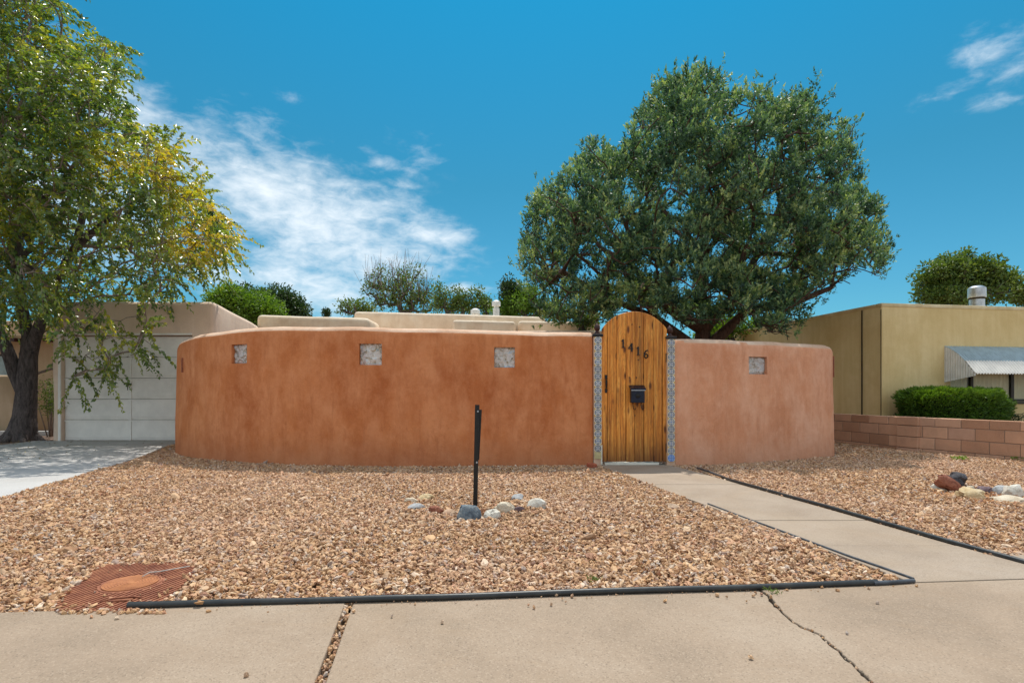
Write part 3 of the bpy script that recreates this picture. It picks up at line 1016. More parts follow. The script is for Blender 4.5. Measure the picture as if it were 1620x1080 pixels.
# ------------------------------------------------------------------ rocks
def rock(px, py, w, h, c, label, k, grp):
    g0 = G(px, py); sc = g0.y / F
    rx = w * sc / 2 * 1.22; rz = max(h * sc * 0.80, 0.014); ry = rx * random.uniform(.6, .85)
    bm = bmesh.new(); bmesh.ops.create_icosphere(bm, subdivisions=3, radius=1)
    off = Vector((k * 3.7, k * 1.3, k * 9.1))
    for v in bm.verts:
        d = v.co.normalized()
        r = 1 + 0.60 * noise.noise(d * 0.9 + off) + 0.36 * noise.noise(d * 2.2 + off) + 0.16 * noise.noise(d * 5 + off) + .06 * noise.noise(d * 11 + off)
        q = d * r
        for ax in ((.7, .3, .6), (-.6, .5, .5), (.1, -.8, .5), (-.5, -.5, .7), (.6, -.6, .2), (0, .1, 1), (.8, -.1, -.2), (-.9, 0, .1), (-.2, -.9, .1)):   # facets
            ax = Vector(ax).normalized(); dd = q.dot(ax) - (0.80 + .10 * math.sin(k * 3.1 + ax.x * 9))
            if dd > 0: q -= ax * dd * .85
        v.co = Vector((q.x * rx, q.y * ry, q.z * rz))
    me = bpy.data.meshes.new('rock'); bm.to_mesh(me); bm.free(); me.materials.append(RK[c]); me.shade_smooth(); me.set_sharp_from_angle(angle=R(24))
    o = bpy.data.objects.new('rock', me); COL.objects.link(o)
    o.location = (g0.x, g0.y + ry * .8, rz * 0.35 - .012)
    o.rotation_euler = (random.uniform(-.15, .15), random.uniform(-.15, .15), random.uniform(-.35, .35))
    tag(o, label, 'rock', grp)
    return o


for k, r_ in enumerate(ROCKS_L): rock(*r_, k + 1, 'rocks ringed around the black post')
for k, r_ in enumerate(ROCKS_R):
    r_ = (r_[0], r_[1], r_[2] * 1.22, r_[3] * 1.15) + tuple(r_[4:])
    o = rock(*r_, k + 31, 'rocks grouped on the right hand gravel')
    if k == 1: o.rotation_euler = (0, R(38), R(-20)); o.location.z += .02; o.scale = (1.25, .9, .62)
    if k == 2: o.rotation_euler = (0, R(18), R(10)); o.location.z += .035; o.location.y += .06

# ------------------------------------------------------------------ adobe walls
def adobe_wall(path_pts, hfun, niches, m, name, label, zrow, thick=0.30, capends=(False, True)):
    """path = front base line. niches: list of (px0, px1, z0, z1)."""
    # arclength
    S = [0.0]
    for a, b_ in zip(path_pts[:-1], path_pts[1:]): S.append(S[-1] + (b_ - a).length)
    pxs = [CX + F * p.x / p.y for p in path_pts]

    def s_at_px(px, smin):
        for i in range(len(S) - 1):
            if S[i] < smin: continue
            if (pxs[i] - px) * (pxs[i + 1] - px) <= 0 and abs(pxs[i + 1] - pxs[i]) > 1e-9:
                return S[i] + (S[i + 1] - S[i]) * (px - pxs[i]) / (pxs[i + 1] - pxs[i])
        return None

    def at(s):
        s = min(max(s, 0), S[-1])
        i = max(0, min(np.searchsorted(S, s) - 1, len(S) - 2))
        t = (s - S[i]) / max(S[i + 1] - S[i], 1e-9)
        p = path_pts[i].lerp(path_pts[i + 1], t)
        i0, i1 = max(0, i - 2), min(len(S) - 1, i + 3)
        d = (path_pts[i1] - path_pts[i0]).normalized()
        return p, Vector((-d.y, d.x))     # inward normal (path runs left to right, wall body behind)
    smin = S[np.argmin([abs(p.y - 9.7) + (0 if p.x < 0 else 9) for p in path_pts])] if name == 'adobe_wall' and path_pts[0].x < 0 else 0
    cols = list(np.arange(0, S[-1], 0.16)) + [S[-1]]
    nz = []
    for (p0, p1, z0, z1) in niches:
        s0, s1 = s_at_px(p0, smin), s_at_px(p1, smin)
        cols = [c for c in cols if not (s0 - .05 < c < s1 + .05)] + [s0, s1]
        nz.append((s0, s1, z0, z1))
    cols = sorted(cols)
    sn = [0] + [(a + b_) / 2 for a, b_, _, _ in nz] + [S[-1]]
    z0s = [nz[0][2]] + [q[2] for q in nz] + [nz[-1][2]]
    z1s = [nz[0][3]] + [q[3] for q in nz] + [nz[-1][3]]
    verts = []; faces = []
    nfront = None
    for s in cols:
        p, n = at(s)
        h = hfun(s / S[-1], p)
        za, zb = np.interp(s, sn, z0s), np.interp(s, sn, z1s)
        for q in nz:
            if q[0] - .01 <= s <= q[1] + .01: za, zb = q[2], q[3]
        fr = [(0.0, -.06), (0.0, 0.02), (.004, .3), (.009, .6), (.014, .9), (.020, 1.15), (.026, za), (.031, zb), (.034, h - .105), (.050, h - .062), (.080, h - .026), (.13, h)]
        bk = [(thick - .12, h), (thick - .06, h - .018), (thick - .03, h - .06), (thick - .02, zb + .0), (thick - .02, za), (thick, -.06)]
        nfront = len(fr)
        for (o_, z) in fr + bk:
            q = Vector((p.x, p.y, 0)) + Vector((n.x, n.y, 0)) * o_
            if z > -.01:
                w = noise.noise(Vector((q.x * .9, q.y * .9, z * 1.1))) * .014 + noise.noise(Vector((q.x * 3.3, q.y * 3.3, z * 3.0))) * .006
                q -= Vector((n.x, n.y, 0)) * w
                if z > h - .1: z += noise.noise(Vector((q.x * 1.6, q.y * 1.6, 3))) * .014 + noise.noise(Vector((q.x * 6, q.y * 6, 5))) * .004
            verts.append(Vector((q.x, q.y, z)))
    R_ = nfront + 6
    rf, rb = 6, nfront + 3     # row index of niche bottom (front), niche top (back)
    extra = []
    for j in range(len(cols) - 1):
        cs = (cols[j] + cols[j + 1]) / 2
        hole = any(a < cs < b_ for a, b_, _, _ in nz)
        for r in range(R_ - 1):
            if hole and r in (rf, rb): continue
            faces.append((j * R_ + r, (j + 1) * R_ + r, (j + 1) * R_ + r + 1, j * R_ + r + 1))
        if hole:
            c0, c1 = j * R_, (j + 1) * R_
            fb0, ft0, fb1, ft1 = c0 + rf, c0 + rf + 1, c1 + rf, c1 + rf + 1
            bt0, bb0, bt1, bb1 = c0 + rb, c0 + rb + 1, c1 + rb, c1 + rb + 1
            extra += [(fb0, fb1, bb1, bb0), (ft0, bt0, bt1, ft1), (fb0, bb0, bt0, ft0), (fb1, ft1, bt1, bb1)]
    for q in extra:
        n0 = len(verts); verts += [verts[i].copy() for i in q]; faces.append((n0, n0 + 1, n0 + 2, n0 + 3))
    # ends
    for e, c in ((0, 0), (1, len(cols) - 1)):
        n0 = len(verts); verts += [verts[c * R_ + r].copy() for r in range(R_)]
        f = tuple(range(n0, n0 + R_)); faces.append(f if e else f[::-1])
    me = bpy.data.meshes.new(name); me.from_pydata([tuple(v) for v in verts], [], faces)
    bm = bmesh.new(); bm.from_mesh(me); bmesh.ops.recalc_face_normals(bm, faces=bm.faces); bm.to_mesh(me); bm.free()
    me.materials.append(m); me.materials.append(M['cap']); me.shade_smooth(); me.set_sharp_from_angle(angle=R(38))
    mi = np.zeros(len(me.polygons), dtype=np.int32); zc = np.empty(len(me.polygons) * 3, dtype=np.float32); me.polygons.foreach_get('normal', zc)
    mi[zc.reshape(-1, 3)[:, 2] > .52] = 1  # upward faces paler: wear plus sunlight put into the colour
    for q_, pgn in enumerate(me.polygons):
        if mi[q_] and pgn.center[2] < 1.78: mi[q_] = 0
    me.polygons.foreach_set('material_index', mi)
    c = at(S[-1] / 2)[0]
    root = empty(name, (c.x, c.y, 0), label, 'wall')
    link('plaster', me, root, (c.x, c.y, 0))
    for (s0, s1, z0, z1) in nz:
        pa, na_ = at(s0); pb, nb = at(s1); pm, nm = at((s0 + s1) / 2)
        ctr = (pa + pb) / 2 + nm * 0.13
        w = (pb - pa).length + .012; hh = z1 - z0 + .012; th = .085
        ang_ = math.atan2((pb - pa).y, (pb - pa).x)
        # wavy cast glass, front and back
        N = 14; vv = []; ff = []
        for side in (0, 1):
            for a in range(N + 1):
                for b2 in range(N + 1):
                    u, v = a / N * 2 - 1, b2 / N * 2 - 1
                    edge_f = min(1, (1 - max(abs(u), abs(v))) * 6)
                    y = (noise.noise(Vector((u * 1.7 + s0 * 9, v * 2.1 + side * 7, s0))) * .030 + .016) * edge_f
                    vv.append(Vector((u * w / 2, (-th / 2 - y) if side == 0 else (th / 2 + y), v * hh / 2)))
        n1_ = (N + 1) ** 2
        for side in (0, 1):
            for a in range(N):
                for b2 in range(N):
                    i = side * n1_ + a * (N + 1) + b2
                    ff.append((i, i + N + 1, i + N + 2, i + 1))
        rimf = [a * (N + 1) for a in range(N + 1)] + [N * (N + 1) + b2 for b2 in range(1, N + 1)] + [a * (N + 1) + N for a in range(N - 1, -1, -1)] + [b2 for b2 in range(N - 1, 0, -1)]
        for i in range(len(rimf)):
            a, b2 = rimf[i], rimf[(i + 1) % len(rimf)]
            ff.append((a, b2, b2 + n1_, a + n1_))
        mt = Matrix.Translation((ctr.x, ctr.y, (z0 + z1) / 2)) @ Matrix.Rotation(ang_, 4, 'Z')
        mb = MB(); mb.add([mt @ v for v in vv], ff)
        mb.build('glass_block', M['glassblock'], root, (ctr.x, ctr.y, (z0 + z1) / 2), smooth=True, angle=R(50))
    return root, at, S, s_at_px


lw, lat, LS, lspx = adobe_wall(LP, lambda t, p: float(np.interp(p.x, [-7, -5.9, -5.2, -3.8, -2.8, -1.9, 1.2], [1.86, 1.90, 1.975, 2.02, 2.00, 1.975, 1.905])),
                               [(364, 388.5, 1.48, 1.77), (567, 603, 1.435, 1.74), (782, 815, 1.40, 1.69)], M['adobe'], 'adobe_wall',
                               'long curved terracotta adobe wall with three glass blocks, left of the gate', None)
rw, rat, RS, rspx = adobe_wall(RP, lambda t, p: float(np.interp(t, [0, .3, .5, .62, .8, 1], [1.82, 1.83, 1.83, 1.80, 1.78, 1.78])),
                               [(1187, 1216.5, 1.32, 1.585)], M['adobe2'], 'adobe_wall',
                               'short pinkish adobe wall with one glass block, right of the gate', None)
# narrow rusty slots near both ends
for root, px, z0, z1, at_, s in ((lw, 0, 1.38, 1.62, lat, None), (rw, 0, 1.30, 1.66, rat, None)):
    if root is lw: p = Vector((-5.50, 9.44)); n = Vector((-.62, -.78))
    else: p = Vector((5.44, 9.58)); n = Vector((.80, -.6))
    mb = MB(); mb.box((p.x + n.x * -.035, p.y + n.y * -.035, (z0 + z1) / 2), (.022, .05, z1 - z0), math.atan2(n.x, -n.y))
    mb.build('rusty_slot', M['rust'], root, bevel=.004)

# ------------------------------------------------------------------ tiled gate posts
tile_me = None
def tiled_post(xc, y, zt, label, special, pitch=.1032):
    global tile_me
    root = empty('tiled_post', (xc, y + .12, 0), label, 'gate post', 'tiled posts either side of the gate')
    b = MB(); b.box((xc, y + .15, zt / 2 - .03), (.118, .27, zt + .06))
    b.build('core', M['cap'], root, bevel=.004)
    if tile_me is None:
        t = MB(); t.box((0, 0, 0), (.0985, .012, .0985)); tile_me = t.mesh('tile', M['tile'], bevel=.0022, seg=2)
    z = zt - .055
    n = 18
    for k in range(n):
        if z - .05 < .03: break
        me = tile_me
        if (special == 'cream' and z - pitch - .05 < .03) or (special == 'blue' and z - pitch - .05 < .03):
            me = tile_me.copy(); me.materials[0] = M['tile_cream'] if special == 'cream' else M['tile_blue']
        o = bpy.data.objects.new('tile', me); COL.objects.link(o); o.parent = root
        o.location = Vector((xc + random.uniform(-.001, .001), y + .009, z)) - root.location
        o.rotation_euler = (random.uniform(-.01, .01), random.uniform(-.012, .012), random.uniform(-.01, .01))
        if me is not tile_me: o['label'] = 'plain cream bottom tile' if special == 'cream' else 'bright blue bottom tile'
        z -= pitch
    b = MB(); b.box((xc, y + .15, zt + .018), (.15, .31, .036)); b.build('cap', M['iron'], root, bevel=.006)
    b = MB(); b.lathe((xc, y + .09, zt + .036), [(.05, 0), (.05, .015), (.028, .03), (.022, .05), (.04, .075), (.046, .10), (.035, .13), (.014, .155), (.004, .17)], 14)
    b.build('finial', M['darkwood'], root, smooth=True, angle=R(50))
    return root


tiled_post((946 - CX) / F * 8.16, 8.155, 1.845, 'tiled post left of the gate with a plain cream tile at its foot', 'cream')
tiled_post((1062 - CX) / F * 8.16, 8.155, 1.81, 'tiled post right of the gate with a bright blue tile at its foot', 'blue')

# ------------------------------------------------------------------ gate
GY = 8.20
gx = lambda px: (px - CX) / F * GY
gz = lambda py: H + (HY - py) / F * GY
groot = empty('wooden_gate', (gx(1003.5), GY, 0), 'tall arched gate of honey stained knotty planks numbered 1416', 'gate')


def arch(x):  # arc over the gate through (952,521),(1003.5,492.5),(1055,521)
    c = gx(1003.5); half = (gx(1055.5) - gx(951.5)) / 2; sag = gz(492.5) - gz(521.5)
    r = (half * half + sag * sag) / (2 * sag)
    return gz(492.5) - r + math.sqrt(max(r * r - (x - c) ** 2, 0))


seams = [951.8, 961.0, 975.6, 990.6, 1004.6, 1018.9, 1033.6, 1048.2, 1055.3]
for k in range(8):
    x0, x1 = gx(seams[k]) + (.0034 if k in (1, 3, 5, 7) else .0022), gx(seams[k + 1]) - (.0034 if k in (0, 2, 4, 6) else .0022)
    zb = 0.045 + random.uniform(-.003, .003)
    dep = [.0, .010, .012, .010, .013, .010, .012, .0][k]
    tops = [(x1 - (x1 - x0) * i / 5) for i in range(6)]
    pts = [(x0, GY + dep, zb), (x1, GY + dep, zb)] + [(x, GY + dep, arch(x)) for x in tops]
    b = MB(); b.prism(pts, (0, .035, 0))
    b.build('plank', M['wood'], groot, ((x0 + x1) / 2, GY, 1.0), bevel=.0035, seg=1)
for z in (.35, 1.05, 1.75):
    b = MB(); b.box((gx(1003.5), GY + .07, z), (gx(1055) - gx(952) - .04, .035, .14)); b.build('ledger_board', M['wood'], groot)
xa, xb = gx(952.4), gx(1054.6)
b = MB(); b.prism([(xa, GY + .049, .07), (xb, GY + .049, .07)] + [(x, GY + .049, arch(x) - .012) for x in np.linspace(xb, xa, 15)], (0, .003, 0))
b.build('backing_board', M['darkwood'], groot)
# black wrought numerals
def stroke(b, pts, w, y, th=.006):
    for (ax, az_), (bx_, bz) in zip(pts[:-1], pts[1:]):
        d = Vector((bx_ - ax, 0, bz - az_)); L_ = d.length
        b.box(((ax + bx_) / 2, y, (az_ + bz) / 2), (L_ + w * .5, th, w), 0, 0, -math.atan2(d.z, d.x))


def numeral(ch, px, py, h=.112):
    b = MB(); x, z = gx(px), gz(py); w = .021; y = GY - .002
    if ch == '1':
        stroke(b, [(x, z + h / 2), (x, z - h / 2)], w, y); stroke(b, [(x - .02, z + h / 2 - .02), (x, z + h / 2 - .004)], w * .7, y + .0006)
        stroke(b, [(x - .02, z - h / 2), (x + .02, z - h / 2)], w * .5, y + .0012)
    elif ch == '4':
        stroke(b, [(x + .014, z + h / 2), (x + .014, z - h / 2)], w, y)
        stroke(b, [(x + .010, z + h / 2), (x - .034, z - h * .12)], w * .6, y + .0006)
        stroke(b, [(x - .036, z - h * .14), (x + .034, z - h * .14)], w * .55, y + .0012)
    elif ch == '6':
        pts = [(x + .022, z + h * .48), (x - .004, z + h * .38), (x - .024, z + h * .12), (x - .027, z - h * .2)]
        stroke(b, pts, w * .8, y)
        r = .0265; pts = [(x + r * math.cos(t) - .0, z - h * .24 + r * 1.05 * math.sin(t)) for t in np.linspace(0, 2 * math.pi, 13)]
        stroke(b, pts, w * .7, y + .0006)
    o = b.build('numeral', M['iron'], groot); o['label'] = 'black iron numeral ' + ch


numeral('1', 985.8, 543.5); numeral('4', 998.0, 549.5); numeral('1', 1009.6, 555.0); numeral('6', 1022.0, 560.0)
# latch handle and hinges
b = MB(); xh = gx(958.8)
b.box((xh, GY - .006, gz(607)), (.022, .012, .26))
b.box((xh, GY - .008, gz(596)), (.036, .012, .05)); b.box((xh, GY - .008, gz(618)), (.034, .012, .05))
b.tube([(xh, GY - .012, gz(599)), (xh, GY - .05, gz(602)), (xh, GY - .055, gz(607)), (xh, GY - .05, gz(612)), (xh, GY - .012, gz(615))], .008, 8)
b.build('latch_handle', M['iron'], groot)
for py in (566, 708):
    b = MB(); b.box((gx(1054.2), GY - .005, gz(py)), (.022, .012, .13)); b.tube([(gx(1056.2), GY - .008, gz(py) - .06), (gx(1056.2), GY - .008, gz(py) + .06)], .008, 8)
    b.build('hinge', M['iron'], groot)
# nail heads and old bolt holes
for px, py in ((1010, 569), (1007, 597), (1004.5, 657), (996, 597), (1000, 513), (1012, 517)):
    b = MB(); b.tube([(gx(px), GY + .014, gz(py)), (gx(px), GY + .004, gz(py))], .009, 8); b.build('bolt_head', M['iron'], groot)

# mailbox hung on the gate
mx, my = gx(1006.7), GY - .01
mroot = empty('mailbox', (mx, my, gz(637)), 'small dark blue metal mailbox with two hooks hung on the gate', 'mailbox')
b = MB(); b.box((mx, my - .05, gz(625.5)), (.195, .095, gz(614.5) - gz(637))); b.build('box', M['bluemetal'], mroot, bevel=.006)
b = MB(); zt = gz(610)
b.prism([(mx - .11, my - .0, zt + .01), (mx - .11, my - .0, zt - .02), (mx - .11, my - .118, zt - .062), (mx - .11, my - .118, zt - .038)], (.22, 0, 0))
b.build('lid', M['bluemetal'], mroot, bevel=.003)
b = MB(); b.box((mx, my - .119, zt - .066), (.20, .006, .010)); b.build('lid_edge', M['galv'], mroot)
b = MB(); b.lathe((0, 0, 0), [(.034, 0), (.036, .004), (.030, .008), (.02, .005), (.012, .009), (.003, .010)], 16)
b.v = [tuple(Vector((mx + x, my - .097 - z, gz(625.5) + y))) for x, y, z in b.v]
b.build('emblem', M['iron'], mroot, smooth=True)
for sx in (-.055, .062):
    b = MB(); x = mx + sx; z = gz(637)
    pts = [(x, my - .02, z + .01), (x, my - .022, z - .04), (x + .004, my - .03, z - .075), (x + .012, my - .045, z - .095), (x + .026, my - .06, z - .09), (x + .034, my - .065, z - .07)]
    b.tube(pts, [.006, .006, .006, .006, .005, .004], 8); b.build('hook', M['iron'], mroot, smooth=True)

# pale strip added for the sunlit gap under the gate, and bits at its foot
b = MB(); b.box((gx(1000), GY + .09, .008), (gx(1043) - gx(957), .16, .05)); o = b.build('sunlit_strip', M['whitetrim'], None, (gx(1000), GY + .09, 0), bevel=.004)
tag(o, 'pale strip under the gate coloured as sunlit concrete in the gap', 'sunlit_strip')
b = MB(); b.box((gx(951.0), GY - .035, .15), (.022, .012, .28)); o = b.build('white_strip', M['whitetrim'], None, (gx(951), GY - .035, 0), bevel=.002)
tag(o, 'short white strip upright at the lower left corner of the gate', 'strip')
q = G(937, 740)
b = MB(); b.box((q.x, q.y + .05, .03), (.13, .075, .06), .35, .15, .1); o = b.build('broken_brick', M['brick'], None, (q.x, q.y, 0), bevel=.01)
tag(o, 'broken red brick lying against the left tiled post', 'brick')

# ------------------------------------------------------------------ signless black post
pb = G(751.5, 800); pt_z = H + (HY - 640) / F * pb.y
proot = empty('post', (pb.x, pb.y, 0), 'thin black steel post standing alone in the gravel before the wall', 'post')


def channel(x0, z0, x1, z1, yo, w, t=.004, dpt=.022):
    b = MB()
    for (ox, oy, sx, sy) in ((0, 0, w, t), (-w / 2 + t / 2, dpt / 2 + t / 2, t, dpt), (w / 2 - t / 2, dpt / 2 + t / 2, t, dpt)):
        vs = []
        for x, z in ((x0, z0), (x1, z1)):
            vs += [(x + ox + a * sx / 2, pb.y + yo + oy + c * sy / 2, z) for a, c in ((-1, -1), (1, -1), (1, 1), (-1, 1))]
        b.add(vs, [(0, 3, 2, 1), (4, 5, 6, 7), (0, 1, 5, 4), (1, 2, 6, 5), (2, 3, 7, 6), (3, 0, 4, 7)])
    return b


topx = (755.0 - CX) / F * pb.y
channel(pb.x, -.06, topx, pt_z, 0, .040).build('front_channel', M['post'], proot)
channel(pb.x + .020, .42, topx + .024, pt_z - .045, .014, .034).build('rear_channel', M['post'], proot)
for z in (.40, .06 + pt_z - .12):
    b = MB(); xx = pb.x + (topx - pb.x) * z / pt_z + (.008)
    b.tube([(xx, pb.y + .02, z), (xx, pb.y - .012, z)], .0085, 6); b.build('bolt', M['galv'], proot)

# ------------------------------------------------------------------ edging pipes
def pipe(name, pxs, rad, m, label, n=10, zoff=.012, wob=.004, ends=None):
    pts = []
    P0 = [G(*p) for p in pxs]
    for a, b_ in zip(P0[:-1], P0[1:]):
        k = max(1, int((b_ - a).length / .12))
        pts += [a.lerp(b_, i / k) for i in range(k)]
    pts.append(P0[-1])
    pts = [p + Vector((0, noise.noise(p * 1.3) * wob, zoff + noise.noise(p * 1.7 + Vector((5, 5, 5))) * wob)) for p in pts]
    b = MB(); b.tube(pts, rad, n)
    c = sum(pts, Vector()) / len(pts)
    o = b.build(name, m, None, (c.x, c.y, 0), smooth=True, angle=R(50))
    tag(o, label, 'edging')
    return o


pipe('edging_pipe', [(203, 961.5), (320, 957.5), (540, 952), (700, 947.5), (900, 940), (1100, 934), (1250, 929.5), (1388, 924.5)], .0165, M['black'],
     'long black edging pipe between the gravel and the sidewalk', wob=.008)
pipe('edging_pipe', [(1382, 925.5), (1412, 924), (1446, 921.5)], .0115, M['greyblack'], 'short grey pipe end poking from the sidewalk edging at the path corner')
pipe('edging_pipe', [(1120, 797), (1160, 812), (1230, 838), (1300, 864), (1345, 881), (1400, 900), (1445, 916)], .0075, M['greyblack'],
     'thin grey black edging strip along the left side of the path', zoff=.004)
pipe('edging_pipe', [(1140, 755), (1160, 762), (1210, 776), (1290, 798), (1350, 815), (1420, 835), (1500, 858), (1570, 877), (1640, 896), (1700, 913)], .017, M['black'],
     'long black edging pipe along the right side of the path', wob=.008)
pipe('edging_pipe', [(1103, 741), (1112, 745), (1128, 751), (1146, 757)], .012, M['greyblack'], 'crumpled grey edging end near the right tiled post', wob=.02, zoff=.02)

# ------------------------------------------------------------------ water meter cover
mc = Vector((sum(p[0] for p in METER) / len(METER), sum(p[1] for p in METER) / len(METER), 0))
mroot = empty('meter_cover', (mc.x, mc.y, 0), 'rusty ribbed steel water meter plate with a round lid, by the sidewalk', 'meter cover')
b = MB(); b.prism([(x, y, .004) for x, y in METER], (0, 0, -.03)); b.build('plate', M['rust'], mroot, bevel=.003)
lc = G(207, 924); lr = .135
lidc = (lc.x, lc.y)
dirv = Vector((.30, .95)).normalized(); perp = Vector((dirv.y, -dirv.x))
b = MB(); rows = 0
for k in range(-16, 17):
    base = Vector(mc.to_2d()) + perp * (k * .0265)
    for j in range(-20, 21):
        q = base + dirv * (j * .021)
        if inpoly(np.array([[q.x, q.y]]), METER)[0] and (q - Vector(lidc)).length > lr + .022:
            b.box((q.x, q.y, .0065), (.012, .0205, .006), math.atan2(dirv.y, dirv.x) - math.pi / 2)
o = b.build('tread', M['rust'], mroot, fix=False); o['kind'] = 'stuff'
b = MB(); b.lathe((lc.x, lc.y, .002), [(lr + .012, 0), (lr + .012, .006), (lr + .004, .007), (lr + .001, .003)], 40); b.build('lid_ring', M['rust'], mroot)
b = MB(); prof = [(lr - .004, .0), (lr - .004, .009)]
r_ = lr - .01
while r_ > .02: prof += [(r_, .009), (r_ - .003, .0065), (r_ - .007, .0065), (r_ - .009, .009)]; r_ -= .014
b.lathe((lc.x, lc.y, .003), prof, 40); b.build('lid', M['rust_light'], mroot)
b = MB(); q = G(245, 915); q2 = G(300, 900)
b.tube([(q.x - .05, q.y - .03, .022), (q.x - .04, q.y + .02, .03), (q.x, q.y + .03, .03), (q2.x, q2.y, .018)], .0032, 6); b.build('wire_handle', M['trim'], mroot, smooth=True)
b = MB(); q = G(185, 953)
b.tube([(q.x - .07, q.y - .02, .012), (q.x - .03, q.y + .02, .016), (q.x + .05, q.y + .045, .016), (q.x + .10, q.y + .04, .012)], .005, 6)
b.tube([(q.x - .03, q.y - .015, .012), (q.x + .03, q.y - .005, .014), (q.x + .07, q.y + .01, .012)], .008, 6)
b.build('bent_rod', M['rust'], mroot, smooth=True)

# ------------------------------------------------------------------ house behind the wall
def rbox(x0, x1, y0, y1, z0, z1, rad=.10, seg=4, rot=0, slope=0.0, dx=0.0, dz=0.0):
    b = MB()
    vs = [(x0, y0, z0), (x1, y0, z0), (x1 + dx, y1, z0), (x0, y1, z0), (x0, y0, z1), (x1, y0, z1 + slope), (x1 + dx, y1, z1 + slope + dz), (x0, y1, z1 + dz)]
    b.add(vs, [(0, 3, 2, 1), (4, 5, 6, 7), (0, 1, 5, 4), (1, 2, 6, 5), (2, 3, 7, 6), (3, 0, 4, 7)])
    me = bpy.data.meshes.new('t'); me.from_pydata(b.v, [], b.f)
    bm = bmesh.new(); bm.from_mesh(me)
    ed = [e for e in bm.edges if not (e.verts[0].co.z <= z0 + .001 and e.verts[1].co.z <= z0 + .001)]
    bmesh.ops.bevel(bm, geom=ed, offset=rad, segments=seg, affect='EDGES', profile=.5)
    # subdivide a little and wobble so the plaster is hand made
    for _ in range(3):
        bmesh.ops.subdivide_edges(bm, edges=[e for e in bm.edges if e.calc_length() > .7], cuts=1, use_grid_fill=True)
    for v in bm.verts:
        w = noise.noise(v.co * .8) * .02
        v.co += Vector((w, w, w * (1 if v.co.z > z0 + .2 else 0)))
    bm.to_mesh(me); bm.free()
    return me


def fin(me, name, m, parent):
    if not me.materials: me.materials.append(m)
    else: me.materials[0] = m
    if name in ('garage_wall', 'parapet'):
        me.materials.append(M['capcream'])  # paler copy for upward faces, sunlight put into the colour
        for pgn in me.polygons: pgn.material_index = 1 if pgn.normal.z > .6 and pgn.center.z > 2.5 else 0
    me.shade_smooth(); me.set_sharp_from_angle(angle=R(40))
    return link(name, me, parent, wloc(parent))


house = empty('adobe_house', (-3, 15, 0), 'low cream stucco adobe house with garage and rounded parapets behind the wall', 'house')
gd0, gd1, gdt = (97 - CX) / F * 12.36, -6.95, H + (HY - 530) / F * 12.36
me = rbox(-10.02, -6.47, 12.36, 16.4, -.1, 3.03, .11, dx=-.68, dz=-.13)
cb = MB(); cb.box(((gd0 + gd1) / 2, 12.2, gdt / 2 - .25), (gd1 - gd0, .62, gdt + .5))
fin(cut(me, cb), 'garage_wall', M['cream'], house)
# door
door = empty('garage_door', ((gd0 + gd1) / 2, 12.44, 0), parent=None); door.parent = house; door.location = Vector(((gd0 + gd1) / 2, 12.44, 0)) - house.location
b = MB(); dh = gdt - .02
b.box(((gd0 + gd1) / 2, 12.49, dh / 2), (gd1 - gd0 - .012, .02, dh)); b.build('door_frame', M['trim'], door)
nrow = 5; sh = dh / nrow; xm = (gd0 + gd1) / 2 + .02
for r in range(nrow):
    z0 = r * sh + .012 + .02
    bb = MB(); bb.box(((gd0 + gd1) / 2, 12.468, r * sh + sh / 2), (gd1 - gd0 - .014, .02, sh - .014)); bb.build('door_section', M['doorpaint'], door, bevel=.003)
    # rails
    for (xa, xb) in ((gd0 + .03, xm - .035), (xm + .035, gd1 - .03)):
        bb = MB()
        bb.box(((xa + xb) / 2, 12.452, z0 + sh / 2 - .018), (xb - xa, .018, sh - .085)); bb.build('door_panel', M['doorpaint'], door, bevel=.006)
    bb = MB(); bb.box((xm, 12.446, r * sh + sh / 2), (.062, .034, sh - .008)); 
    bb.box(((gd0 + gd1) / 2, 12.4475, (r + 1) * sh - .026), (gd1 - gd0 - .02, .034, .034))
    bb.build('door_rail', M['doorpaint'], door, bevel=.004)
b = MB(); zz = H + (HY - 608) / F * 12.4
b.tube([(xm, 12.43, zz), (xm, 12.38, zz)], .016, 8); b.tube([(xm - .09, 12.375, zz + .006), (xm + .07, 12.375, zz + .012)], .014, 8); b.tube([(xm - .01, 12.39, zz), (xm - .02, 12.385, zz - .12)], .008, 6)
b.build('door_handle', M['iron'], door)
b = MB()
b.box((gd0 - .03, 12.352, gdt / 2), (.055, .03, gdt + .03)); b.box(((gd0 + gd1) / 2, 12.352, gdt + .02), (gd1 - gd0 + .0, .03, .04))
b.build('door_trim', M['doorpaint'], house, bevel=.004)
fin(rbox(-6.3, 9.5 - 5.0, 16.6, 26, -.1, 2.86, .08), 'house_wall', M['cream'], house)
fin(rbox((405 - CX) / F * 15.9, (584 - CX) / F * 15.9, 15.9, 17.2, 0, H + (HY - 497) / F * 15.9, .13, slope=-.10), 'parapet', M['cream_top'], house)
fin(rbox((560 - CX) / F * 18, (860 - CX) / F * 18 + .05, 18, 24.5, 0, H + (HY - 491.5) / F * 18, .12, slope=-.18), 'parapet', M['cream_top'], house)
fin(rbox((716 - CX) / F * 16.9, (816 - CX) / F * 16.9, 16.9, 18.4, 0, H + (HY - 505) / F * 16.9, .10, slope=-.05), 'parapet', M['cream_top'], house)
fin(rbox((820 - CX) / F * 17.4, (950 - CX) / F * 17.4, 17.4, 22, 0, H + (HY - 506.5) / F * 17.4, .11, slope=-.05), 'parapet', M['cream_top'], house)
